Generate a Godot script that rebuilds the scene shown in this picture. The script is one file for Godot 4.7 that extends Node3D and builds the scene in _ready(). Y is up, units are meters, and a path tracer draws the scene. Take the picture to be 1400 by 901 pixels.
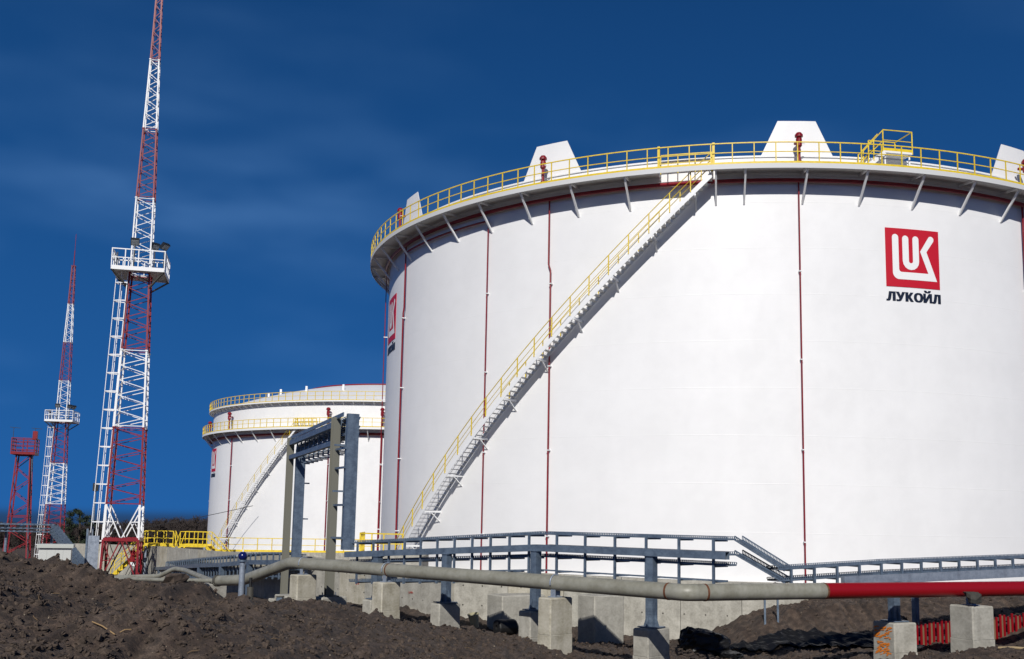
extends Node3D

# ---------------------------------------------------------------- state
var M := {}
var BOX: BoxMesh
var CYL: CylinderMesh
var CYL_FINE: CylinderMesh
var taken := {}
var org := {}
var xs := PackedFloat32Array()
var zs := PackedFloat32Array()
var hs := PackedFloat32Array()
var rng := RandomNumberGenerator.new()

const EYE := 3.2
const TANK := Vector3(14.61, 0.536, -72.71)
const TANK_R := 23.37
const FAR_TANK := Vector3(-16.48, -1.2, -148.98)
const FAR_R := 25.47


func _ready() -> void:
	rng.seed = 20240611
	camera_and_light()
	make_materials()
	BOX = BoxMesh.new()
	CYL = CylinderMesh.new()
	CYL.top_radius = 1.0; CYL.bottom_radius = 1.0; CYL.height = 1.0; CYL.radial_segments = 10; CYL.rings = 0
	CYL_FINE = CylinderMesh.new()
	CYL_FINE.top_radius = 1.0; CYL_FINE.bottom_radius = 1.0; CYL_FINE.height = 1.0; CYL_FINE.radial_segments = 24; CYL_FINE.rings = 0
	make_ground()
	make_near_tank()
	make_far_tank()
	make_walls()
	make_racks()
	make_portal()
	make_pipeline()
	make_pedestals()
	make_masts()
	make_left_yard()
	make_far_land()
	make_site_clutter()
	make_loose_soil()


# ---------------------------------------------------------------- camera, sky, sun
func camera_and_light() -> void:
	var cam := Camera3D.new()
	cam.name = "camera"
	add_child(cam)
	cam.projection = Camera3D.PROJECTION_FRUSTUM
	cam.near = 0.1
	cam.far = 4000.0
	cam.size = 0.1 * 901.0 / 1415.0
	cam.frustum_offset = Vector2(0, 0.1 * 74.5 / 1415.0)
	var pitch := 0.13084769
	var roll := 0.019059134
	var fw := Vector3(0, sin(pitch), -cos(pitch))
	var up0 := Vector3(0, cos(pitch), sin(pitch))
	var rt := Vector3.RIGHT * cos(roll) + up0 * sin(roll)
	var up := -Vector3.RIGHT * sin(roll) + up0 * cos(roll)
	cam.transform = Transform3D(Basis(rt, up, -fw), Vector3(0, EYE, 0))
	cam.current = true

	var sun := DirectionalLight3D.new()
	sun.name = "sun"
	add_child(sun)
	var az := deg_to_rad(-8.0)
	var el := deg_to_rad(34.0)
	var to_sun := Vector3(sin(az) * cos(el), sin(el), cos(az) * cos(el))
	sun.look_at_from_position(to_sun * 50.0, Vector3.ZERO, Vector3.UP)
	sun.light_energy = 1.26
	sun.light_color = Color(1.0, 0.985, 0.962)
	sun.light_angular_distance = 0.5
	sun.shadow_enabled = true

	var sky_mat := ProceduralSkyMaterial.new()
	sky_mat.sky_top_color = Color8(0, 19, 60)
	sky_mat.sky_horizon_color = Color8(36, 97, 165)
	sky_mat.sky_curve = 0.42
	sky_mat.ground_bottom_color = Color8(40, 48, 58)
	sky_mat.ground_horizon_color = Color8(36, 97, 165)
	sky_mat.ground_curve = 0.5
	sky_mat.sun_angle_max = 32.0
	sky_mat.sun_curve = 0.35
	sky_mat.sky_cover = cirrus()
	sky_mat.sky_cover_modulate = Color(0.6, 0.8, 1.0, 0.55)
	var sky := Sky.new()
	sky.sky_material = sky_mat
	var env := Environment.new()
	env.background_mode = Environment.BG_SKY
	env.sky = sky
	env.tonemap_mode = Environment.TONE_MAPPER_LINEAR
	env.tonemap_exposure = 1.0
	env.sdfgi_enabled = true
	env.ssao_enabled = true
	env.ssil_enabled = true
	var we := WorldEnvironment.new()
	we.name = "world_environment"
	we.environment = env
	add_child(we)


func cirrus() -> ImageTexture:
	var w := 1024
	var h := 512
	var big := noise(19, 1.1, 4)
	var fine := noise(12, 5.0, 4)
	var im := Image.create(w, h, false, Image.FORMAT_RGBA8)
	for j in h:
		var el := (0.5 - (j + 0.5) / h) * PI
		for i in w:
			var a := (i + 0.5) / w * TAU
			var al := 0.0
			if el > 0.0:
				var d := Vector3(cos(a) * cos(el), sin(el), sin(a) * cos(el))
				var q := Vector3(d.x * 1.6 + d.y * 1.2, d.y * 6.0, d.z * 1.6)
				var wv := big.get_noise_3dv(q * 1.0)
				var fv := fine.get_noise_3dv(Vector3(d.x * 1.1 + d.y * 2.0, d.y * 5.0 - d.x, d.z * 1.1))
				al = clampf(wv * 1.4 + 0.05, 0.0, 1.0) * clampf(0.55 + fv * 0.9, 0.0, 1.0)
				al *= smoothstep(0.0, 0.08, el) * (1.0 - 0.75 * smoothstep(0.28, 0.5, el))
			im.set_pixel(i, j, Color(1, 1, 1, al * 0.21))
	return ImageTexture.create_from_image(im)


# ---------------------------------------------------------------- materials
func noise(sd: int, freq: float, oct: int = 4) -> FastNoiseLite:
	var n := FastNoiseLite.new()
	n.seed = sd
	n.noise_type = FastNoiseLite.TYPE_SIMPLEX_SMOOTH
	n.frequency = freq
	n.fractal_type = FastNoiseLite.FRACTAL_FBM
	n.fractal_octaves = oct
	return n


# seamless blend of three tones by coarse and fine noise, with optional vertical streaks and specks
func tone_tex(sd: int, dark: Color, mid: Color, light: Color, size: int, f_coarse: float, f_fine: float, streak: float = 0.0, speck: float = 0.0) -> ImageTexture:
	var a := noise(sd, f_coarse, 5).get_seamless_image(size, size)
	var b := noise(sd + 1, f_fine, 3).get_seamless_image(size, size)
	var s := noise(sd + 2, 0.02, 3).get_seamless_image(size, size)
	var im := Image.create(size, size, true, Image.FORMAT_RGB8)
	var r := RandomNumberGenerator.new()
	r.seed = sd * 7 + 3
	for j in size:
		for i in size:
			var v := a.get_pixel(i, j).r * 0.62 + b.get_pixel(i, j).r * 0.38
			v += (s.get_pixel(i, (j * 10 / 100) % size).r - 0.5) * streak
			v += (r.randf() - 0.5) * speck
			v = clampf((v - 0.5) * 1.7 + 0.5, 0.0, 1.0)
			var c := dark.lerp(mid, v * 2.0) if v < 0.5 else mid.lerp(light, v * 2.0 - 1.0)
			im.set_pixel(i, j, c)
	im.generate_mipmaps()
	return ImageTexture.create_from_image(im)


func bump_tex(sd: int, freq: float, size: int, strength: float, oct: int = 5) -> ImageTexture:
	var im := noise(sd, freq, oct).get_seamless_image(size, size)
	im.convert(Image.FORMAT_RGBA8)
	im.bump_map_to_normal_map(strength)
	return ImageTexture.create_from_image(im)


func mat(called: String, color: Color, rough: float, metal: float = 0.0, tex: Texture2D = null, scale: float = 1.0, normal: Texture2D = null, nscale: float = 1.0) -> StandardMaterial3D:
	var m := StandardMaterial3D.new()
	m.resource_name = called
	m.albedo_color = color
	m.roughness = rough
	m.metallic = metal
	if tex or normal:
		m.uv1_triplanar = true
		m.uv1_world_triplanar = true
		m.uv1_scale = Vector3.ONE * scale
	if tex:
		m.albedo_texture = tex
	if normal:
		m.normal_enabled = true
		m.normal_texture = normal
		m.normal_scale = nscale
	M[called] = m
	return m


func make_materials() -> void:
	var W := Color.WHITE
	var paint := tone_tex(21, Color8(231, 231, 231), Color8(235, 235, 235), Color8(238, 238, 238), 512, 0.006, 0.03, 0.3)
	mat("white_paint", W, 0.42, 0.0, paint, 0.07)
	mat("white_steel", Color8(232, 233, 234), 0.5)
	mat("grey_deck", Color8(205, 206, 206), 0.6)
	var yel := tone_tex(31, Color8(204, 172, 28), Color8(226, 196, 40), Color8(236, 208, 62), 128, 0.03, 0.1)
	mat("yellow_paint", W, 0.45, 0.0, yel, 0.8)
	var red := tone_tex(35, Color8(112, 8, 22), Color8(128, 12, 28), Color8(140, 18, 34), 128, 0.03, 0.1)
	mat("red_paint", W, 0.42, 0.0, red, 0.6)
	mat("bright_red_paint", Color8(136, 6, 17), 0.42)
	mat("logo_red", Color8(190, 18, 40), 0.5)
	mat("logo_white", Color8(236, 236, 236), 0.5)
	mat("logo_navy", Color8(14, 26, 48), 0.5)
	var galv := tone_tex(41, Color8(84, 97, 114), Color8(102, 117, 134), Color8(120, 135, 151), 256, 0.02, 0.09, 0.3, 0.12)
	mat("blue_steel", W, 0.42, 0.35, galv, 0.7)
	var galv2 := tone_tex(45, Color8(120, 128, 140), Color8(142, 152, 166), Color8(160, 168, 180), 256, 0.02, 0.09, 0.3, 0.1)
	mat("galvanised_steel", W, 0.45, 0.3, galv2, 0.7)
	var olive := tone_tex(51, Color8(120, 117, 104), Color8(139, 138, 126), Color8(154, 152, 142), 512, 0.008, 0.04, 0.2, 0.05)
	mat("pipe_primer", W, 0.45, 0.0, olive, 0.45)
	mat("column_primer", Color8(112, 111, 101), 0.55, 0.0)
	mat("shaded_web", Color8(104, 108, 100), 0.6)  # column paint darkened: shade of the recess put into the web colour
	var rust := tone_tex(55, Color8(64, 36, 22), Color8(96, 54, 32), Color8(124, 84, 54), 128, 0.05, 0.15)
	mat("rust_weld", W, 0.8, 0.0, rust, 2.0)
	mat("rust_inside", Color8(110, 84, 36), 0.85)
	var conc := tone_tex(61, Color8(136, 133, 124), Color8(161, 158, 148), Color8(180, 177, 167), 512, 0.01, 0.06, 0.35, 0.10)
	var conc_n := bump_tex(63, 0.06, 256, 1.2)
	mat("concrete", W, 0.85, 0.0, conc, 0.42, conc_n, 0.35)
	var conc2 := tone_tex(65, Color8(134, 132, 124), Color8(160, 158, 148), Color8(178, 175, 165), 512, 0.014, 0.08, 0.4, 0.1)
	mat("concrete_grey", W, 0.85, 0.0, conc2, 0.37, conc_n, 0.35)
	var conc3 := tone_tex(67, Color8(140, 134, 118), Color8(170, 165, 149), Color8(188, 183, 170), 512, 0.009, 0.07, 0.4, 0.1)
	mat("concrete_warm", W, 0.85, 0.0, conc3, 0.4, conc_n, 0.35)
	mat("orange_spray", Color8(226, 128, 34), 0.7)
	mat("red_spray", Color8(176, 66, 52), 0.8)
	var soil := tone_tex(71, Color8(34, 28, 25), Color8(69, 58, 51), Color8(110, 95, 83), 1024, 0.006, 0.06, 0.0, 0.25)
	var soil_n := bump_tex(73, 0.045, 512, 5.0)
	mat("soil", W, 0.95, 0.0, soil, 0.55, soil_n, 1.0).vertex_color_use_as_albedo = true
	var clod := tone_tex(75, Color8(42, 35, 30), Color8(70, 59, 51), Color8(96, 83, 73), 128, 0.03, 0.15, 0.0, 0.2)
	mat("clod", W, 0.95, 0.0, clod, 2.0)
	mat("pebble", Color8(150, 138, 120), 0.85)
	mat("pale_stone", Color8(166, 146, 112), 0.9)
	mat("grey_stone", Color8(96, 94, 92), 0.85, 0.0, conc2, 1.5, conc_n, 1.0)
	mat("straw", Color8(150, 124, 88), 0.8)
	mat("straw_dark", Color8(112, 92, 68), 0.9)
	mat("black_film_and_shade", Color8(16, 16, 17), 0.5)  # film of the heap; on the bank strip also painted shadow
	mat("black_rubber", Color8(22, 22, 23), 0.6)
	mat("lamp_body", Color8(30, 34, 38), 0.5)
	mat("lamp_glass", Color8(150, 156, 160), 0.15, 0.2)
	mat("navy_cap", Color8(16, 26, 84), 0.2)
	mat("cabinet", Color8(196, 198, 194), 0.5)
	mat("cabinet_lid", Color8(186, 190, 184), 0.5)
	mat("bucket", Color8(176, 170, 140), 0.6)
	mat("wire", Color8(28, 28, 30), 0.6)
	mat("bark", Color8(70, 58, 48), 0.9)
	mat("bare_wood", Color8(58, 50, 47), 0.95)
	mat("needles", Color8(40, 52, 34), 0.9)
	mat("spruce_needles", Color8(36, 44, 34), 0.9)
	mat("dark_pipe", Color8(74, 72, 66), 0.6)


# ---------------------------------------------------------------- nodes
func numbered(called: String) -> String:
	if not taken.has(called):
		taken[called] = 0
		return called
	taken[called] += 1
	return "%s_%03d" % [called, taken[called]]


func tag(o: Node, label: String, category: String, group: String = "") -> void:
	o.set_meta("label", label)
	o.set_meta("category", category)
	if group != "":
		o.set_meta("group", group)


func thing(called: String, label: String, category: String, at: Vector3, turn: float = 0.0, group: String = "") -> Node3D:
	var o := Node3D.new()
	o.name = numbered(called)
	add_child(o)
	o.position = at
	o.rotation.y = turn
	org[o] = at if turn == 0.0 else Vector3.ZERO
	tag(o, label, category, group)
	return o


func group_part(parent: Node3D, called: String) -> Node3D:
	var o := Node3D.new()
	o.name = called
	parent.add_child(o, true)
	org[o] = org.get(parent, Vector3.ZERO)
	return o


func part(parent: Node3D, called: String, mesh: Mesh, m: Material, xf: Transform3D = Transform3D()) -> MeshInstance3D:
	var o := MeshInstance3D.new()
	o.name = called
	o.mesh = mesh
	o.material_override = m
	parent.add_child(o, true)
	o.transform = xf
	org[o] = org.get(parent, Vector3.ZERO)
	return o


# a world-space start for a part: the mesh is built in world coordinates, the thing stands at its base
func wpart(parent: Node3D, called: String, st: SurfaceTool, m: Material) -> MeshInstance3D:
	return part(parent, called, done(st), m, Transform3D(Basis(), -org.get(parent, Vector3.ZERO)))


func along(a: Vector3, b: Vector3, w: float, h: float, up: Vector3 = Vector3.UP) -> Transform3D:
	var d := b - a
	var y := d.normalized()
	var ref := up
	if absf(y.dot(ref)) > 0.98:
		ref = Vector3.BACK
	var x := ref.cross(y).normalized()
	var z := x.cross(y).normalized()
	return Transform3D(Basis(x * w, y * d.length(), z * h), (a + b) * 0.5)


# a straight bar of rectangular section between two points in the thing's world coordinates; w across, h along "up"
func bar(parent: Node3D, called: String, a: Vector3, b: Vector3, w: float, h: float, m: Material, up: Vector3 = Vector3.UP) -> MeshInstance3D:
	var o: Vector3 = org.get(parent, Vector3.ZERO)
	return part(parent, called, BOX, m, along(a - o, b - o, w, h, up))


func rod(parent: Node3D, called: String, a: Vector3, b: Vector3, r: float, m: Material, fine: bool = false) -> MeshInstance3D:
	var o: Vector3 = org.get(parent, Vector3.ZERO)
	return part(parent, called, CYL_FINE if fine else CYL, m, along(a - o, b - o, r, r))


func block(parent: Node3D, called: String, at: Vector3, size: Vector3, yaw: float, m: Material) -> MeshInstance3D:
	var o: Vector3 = org.get(parent, Vector3.ZERO)
	return part(parent, called, BOX, m, Transform3D(Basis(Vector3.UP, yaw) * Basis.from_scale(size), at - o))


# ---------------------------------------------------------------- mesh building
func begin() -> SurfaceTool:
	var st := SurfaceTool.new()
	st.begin(Mesh.PRIMITIVE_TRIANGLES)
	st.set_smooth_group(-1)
	return st


func done(st: SurfaceTool) -> ArrayMesh:
	st.generate_normals()
	return st.commit()


func quad(st: SurfaceTool, a: Vector3, b: Vector3, c: Vector3, d: Vector3) -> void:
	for v in [a, b, c, a, c, d]:
		st.add_vertex(v)


func add_box(st: SurfaceTool, xf: Transform3D) -> void:
	var p := []
	for k in 8:
		p.append(xf * Vector3(-0.5 if k & 1 == 0 else 0.5, -0.5 if k & 2 == 0 else 0.5, -0.5 if k & 4 == 0 else 0.5))
	quad(st, p[4], p[6], p[7], p[5])
	quad(st, p[1], p[3], p[2], p[0])
	quad(st, p[5], p[7], p[3], p[1])
	quad(st, p[0], p[2], p[6], p[4])
	quad(st, p[6], p[2], p[3], p[7])
	quad(st, p[0], p[4], p[5], p[1])


func add_bar(st: SurfaceTool, a: Vector3, b: Vector3, w: float, h: float, up: Vector3 = Vector3.UP) -> void:
	add_box(st, along(a, b, w, h, up))


func polar(r: float, a: float, y: float) -> Vector3:
	return Vector3(r * sin(a), y, r * cos(a))


# profile points are (radius, height); an edge that goes up faces outward. rise is added linearly along the arc
func lathe(st: SurfaceTool, prof: Array, a0: float, a1: float, n: int, closed: bool, rise: float = 0.0, caps: bool = false) -> void:
	var edges := prof.size() if closed else prof.size() - 1
	for e in edges:
		st.set_smooth_group(e + 1)
		var p: Vector2 = prof[e]
		var q: Vector2 = prof[(e + 1) % prof.size()]
		for i in n:
			var t0 := float(i) / n
			var t1 := float(i + 1) / n
			var b0 := lerpf(a0, a1, t0)
			var b1 := lerpf(a0, a1, t1)
			quad(st, polar(p.x, b0, p.y + rise * t0), polar(q.x, b0, q.y + rise * t0), polar(q.x, b1, q.y + rise * t1), polar(p.x, b1, p.y + rise * t1))
	if caps and closed:
		st.set_smooth_group(-1)
		for s in 2:
			var b := a0 if s == 0 else a1
			for k in range(1, prof.size() - 1):
				for v in ([prof[0], prof[k], prof[k + 1]] if s == 0 else [prof[0], prof[k + 1], prof[k]]):
					st.add_vertex(polar(v.x, b, v.y + rise * s))


func rect(r0: float, r1: float, y0: float, y1: float) -> Array:
	return [Vector2(r1, y0), Vector2(r1, y1), Vector2(r0, y1), Vector2(r0, y0)]


func circle_profile(r: float, y: float, rad: float, n: int = 8) -> Array:
	var out := []
	for k in n:
		var t := TAU * k / n
		out.append(Vector2(r + cos(t) * rad, y + sin(t) * rad))
	return out


func tube(st: SurfaceTool, pts: Array, rad: float, n: int = 14, caps: bool = true) -> void:
	st.set_smooth_group(1)
	var rings := []
	var side := Vector3.ZERO
	for k in pts.size():
		var d: Vector3
		if k == 0:
			d = pts[1] - pts[0]
		elif k == pts.size() - 1:
			d = pts[k] - pts[k - 1]
		else:
			d = (pts[k] - pts[k - 1]).normalized() + (pts[k + 1] - pts[k]).normalized()
		d = d.normalized()
		if k == 0:
			side = d.cross(Vector3.UP if absf(d.y) < 0.9 else Vector3.BACK).normalized()
		else:
			side = (side - d * side.dot(d)).normalized()
		var other := d.cross(side)
		var ring := []
		for i in n:
			var t := TAU * i / n
			ring.append(pts[k] + (side * cos(t) + other * sin(t)) * rad)
		rings.append(ring)
	for k in rings.size() - 1:
		for i in n:
			var j := (i + 1) % n
			quad(st, rings[k][i], rings[k][j], rings[k + 1][j], rings[k + 1][i])
	if caps:
		st.set_smooth_group(-1)
		for i in range(1, n - 1):
			for v in [rings[0][0], rings[0][i + 1], rings[0][i]]:
				st.add_vertex(v)
			var last: Array = rings[rings.size() - 1]
			for v in [last[0], last[i], last[i + 1]]:
				st.add_vertex(v)


# points of a polyline with its inner corners rounded
func rounded(pts: Array, rad: float, steps: int = 6) -> Array:
	var out := [pts[0]]
	for k in range(1, pts.size() - 1):
		var p: Vector3 = pts[k]
		var a: Vector3 = p + (pts[k - 1] - p).normalized() * minf(rad, pts[k - 1].distance_to(p) * 0.45)
		var b: Vector3 = p + (pts[k + 1] - p).normalized() * minf(rad, pts[k + 1].distance_to(p) * 0.45)
		for s in steps + 1:
			var t := float(s) / steps
			out.append(a.lerp(p, t).lerp(p.lerp(b, t), t))
	out.append(pts[pts.size() - 1])
	return out


# a block with worn, bevelled edges; base at y = 0
func bevel_block(size: Vector3, c: float) -> ArrayMesh:
	var st := begin()
	var hx := size.x / 2
	var hz := size.z / 2
	var rings := []
	for lv in [[0.0, 0.0], [size.y - c, 0.0], [size.y, c]]:
		var i: float = lv[1]
		rings.append([Vector3(-hx + i, lv[0], hz - c), Vector3(-hx + c, lv[0], hz - i), Vector3(hx - c, lv[0], hz - i), Vector3(hx - i, lv[0], hz - c), Vector3(hx - i, lv[0], -hz + c), Vector3(hx - c, lv[0], -hz + i), Vector3(-hx + c, lv[0], -hz + i), Vector3(-hx + i, lv[0], -hz + c)])
	for k in 2:
		for i in 8:
			var j := (i + 1) % 8
			quad(st, rings[k][i], rings[k + 1][i], rings[k + 1][j], rings[k][j])
	for i in range(1, 7):
		for v in [rings[2][0], rings[2][i + 1], rings[2][i]]:
			st.add_vertex(v)
	return done(st)


# an irregular lump of about unit size
func lump(sd: int, rough: float = 0.35) -> ArrayMesh:
	var s := SphereMesh.new()
	s.radius = 0.5; s.height = 1.0; s.radial_segments = 9; s.rings = 5
	var arr := s.get_mesh_arrays()
	var v: PackedVector3Array = arr[Mesh.ARRAY_VERTEX]
	var idx: PackedInt32Array = arr[Mesh.ARRAY_INDEX]
	var n := noise(sd, 1.3, 3)
	for i in v.size():
		v[i] *= 1.0 + n.get_noise_3dv(v[i] * 2.0) * rough * 2.0
		v[i].x = clampf(v[i].x, -0.36, 0.4)
		v[i].y = clampf(v[i].y + v[i].z * 0.3, -0.4, 0.33)
	var st := begin()
	for i in idx:
		st.add_vertex(v[i])
	return done(st)


# ---------------------------------------------------------------- ground
const CTRL := [
	-7.27,15.00,2.76,-6.85,15.00,2.76,-6.48,15.00,2.66,-6.22,15.00,2.58,-6.20,15.50,2.29,-6.05,16.00,2.15,-5.78,16.50,2.12,-5.23,16.00,2.28,-5.01,16.00,2.32,-4.93,16.50,2.15,-4.77,17.00,1.98,-4.54,18.00,1.72,-4.53,19.00,1.65,-4.70,23.00,1.50,-4.12,22.50,1.44,-3.64,21.50,1.38,-3.11,21.00,1.28,-2.80,22.00,1.05,-2.03,22.00,0.92,-0.81,22.00,0.85,0.10,21.50,0.83,0.61,21.00,0.71,1.09,20.50,0.51,
	8.51,21.00,0.90,8.25,22.50,0.22,9.45,21.50,0.81,10.50,21.50,0.91,6.14,29.00,0.04,7.36,29.00,0.89,8.04,29.30,1.08,8.86,29.30,1.25,9.57,29.60,1.32,7.09,28.00,0.44,8.23,27.90,0.60,9.67,27.60,0.75,11.85,28.20,0.96,14.00,28.60,1.09,11.58,30.00,1.33,13.67,30.00,1.41,7.47,26.60,0.19,9.17,26.20,0.34,10.18,26.00,0.42,11.98,26.40,0.44,6.16,27.30,0.01,7.72,24.50,0.30,6.15,25.00,0.16,
	-5.63,29.60,0.92,-3.14,26.30,0.64,-7.81,31.00,0.69,-7.94,33.00,0.49,-1.99,29.00,0.50,-1.02,27.50,0.26,0.13,30.50,0.13,2.99,29.50,0.01,4.96,28.50,-0.05,2.65,24.50,0.25,
	# nearer flank of the heaps, towards the viewer
	-3.6,7.0,2.05,-5.5,9.0,2.25,-6.5,12.0,2.60,-8.0,12.5,2.78,-5.30,13.9,1.95,-4.3,12.4,2.25,-4.65,14.6,2.32,-3.9,15.0,1.80,-9.0,15.0,2.8,-4.0,10.0,1.90,-4.6,13.0,2.12,-3.6,13.0,1.85,-2.4,11.0,1.55,-2.0,9.0,1.7,-2.6,15.5,1.52,-1.5,13.5,1.30,-3.4,17.5,1.55,-1.8,18.0,1.12,-0.6,16.0,1.05,0.4,18.5,0.78,0.0,12.0,1.25,2.0,15.0,0.75,3.0,19.0,0.40,1.9,21.8,0.30,4.6,21.0,0.25,5.0,17.0,0.45,8.0,18.0,0.72,10.5,18.0,0.85,7.0,22.2,0.25,12.5,22.0,0.9,0.0,3.0,1.55,4.0,8.0,1.1,9.0,10.0,1.0,-9.0,6.0,2.3,
	# behind the heaps
	-9.5,17.0,2.3,-8.5,19.5,1.6,-6.4,20.0,1.5,-7.0,24.5,1.25,-9.5,25.0,0.9,-11.0,30.0,0.6,-13.0,36.0,0.3,-16.5,41.0,0.35,-10.0,38.0,0.0,-5.0,33.5,0.45,-6.2,37.5,0.25,-2.5,32.5,0.25,4.5,31.0,-0.1,9.0,32.0,1.6,13.0,32.0,1.6,17.0,30.0,1.5,20.0,22.0,1.0,
	-9.7,45.6,-0.25,-14.0,52.0,-0.5,-22.8,62.0,-0.75,-23.0,68.0,-0.95,-28.0,69.0,-0.7,-25.5,58.0,-0.4,-40.0,85.0,-2.2,-50.0,115.0,-4.75,-30.0,100.0,-2.4,-16.5,75.0,-0.9,-16.5,120.0,-1.4,-16.5,150.0,-1.4,-16.5,180.0,-1.5,10.0,150.0,-1.2,14.6,48.0,0.25,-8.5,60.0,0.2,14.6,72.0,0.35,38.0,72.0,0.35,14.6,97.0,0.3,30.0,45.0,0.8,
	-82.0,200.0,-6.0,-100.0,300.0,-9.0,-200.0,300.0,-9.0,0.0,300.0,-7.0,-200.0,500.0,-16.0,0.0,500.0,-14.0,200.0,400.0,-9.0,300.0,50.0,-3.0,-200.0,60.0,-5.0,-60.0,30.0,-0.5,0.0,-30.0,1.4,200.0,-30.0,0.0,-200.0,-30.0,0.0,0.0,900.0,-32.0,-500.0,900.0,-34.0,500.0,900.0,-32.0,0.0,1500.0,-55.0,-600.0,1500.0,-55.0,600.0,1500.0,-55.0,-600.0,300.0,-14.0,600.0,300.0,-14.0,
]


func macro(x: float, d: float) -> float:
	var s := 0.0
	var t := 0.0
	for k in range(0, CTRL.size(), 3):
		var dx: float = x - CTRL[k]
		var dz: float = d - CTRL[k + 1]
		var q := dx * dx + dz * dz + 0.05
		var w := 1.0 / (q * sqrt(q))
		w *= w
		w = pow(w, 0.62)
		s += w
		t += w * CTRL[k + 2]
	return t / s


func axis(spec: Array) -> PackedFloat32Array:
	var out := PackedFloat32Array()
	for s in spec:
		var n := int(round((s[1] - s[0]) / s[2]))
		for i in n:
			out.append(s[0] + (s[1] - s[0]) * i / n)
	out.append(spec[spec.size() - 1][1])
	return out


func find(a: PackedFloat32Array, v: float) -> int:
	return clampi(a.bsearch(v) - 1, 0, a.size() - 2)


func gy(x: float, d: float) -> float:
	var i := find(xs, x)
	var j := find(zs, d)
	var u := clampf((x - xs[i]) / (xs[i + 1] - xs[i]), 0, 1)
	var v := clampf((d - zs[j]) / (zs[j + 1] - zs[j]), 0, 1)
	var n := xs.size()
	return lerpf(lerpf(hs[j * n + i], hs[j * n + i + 1], u), lerpf(hs[(j + 1) * n + i], hs[(j + 1) * n + i + 1], u), v)


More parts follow.
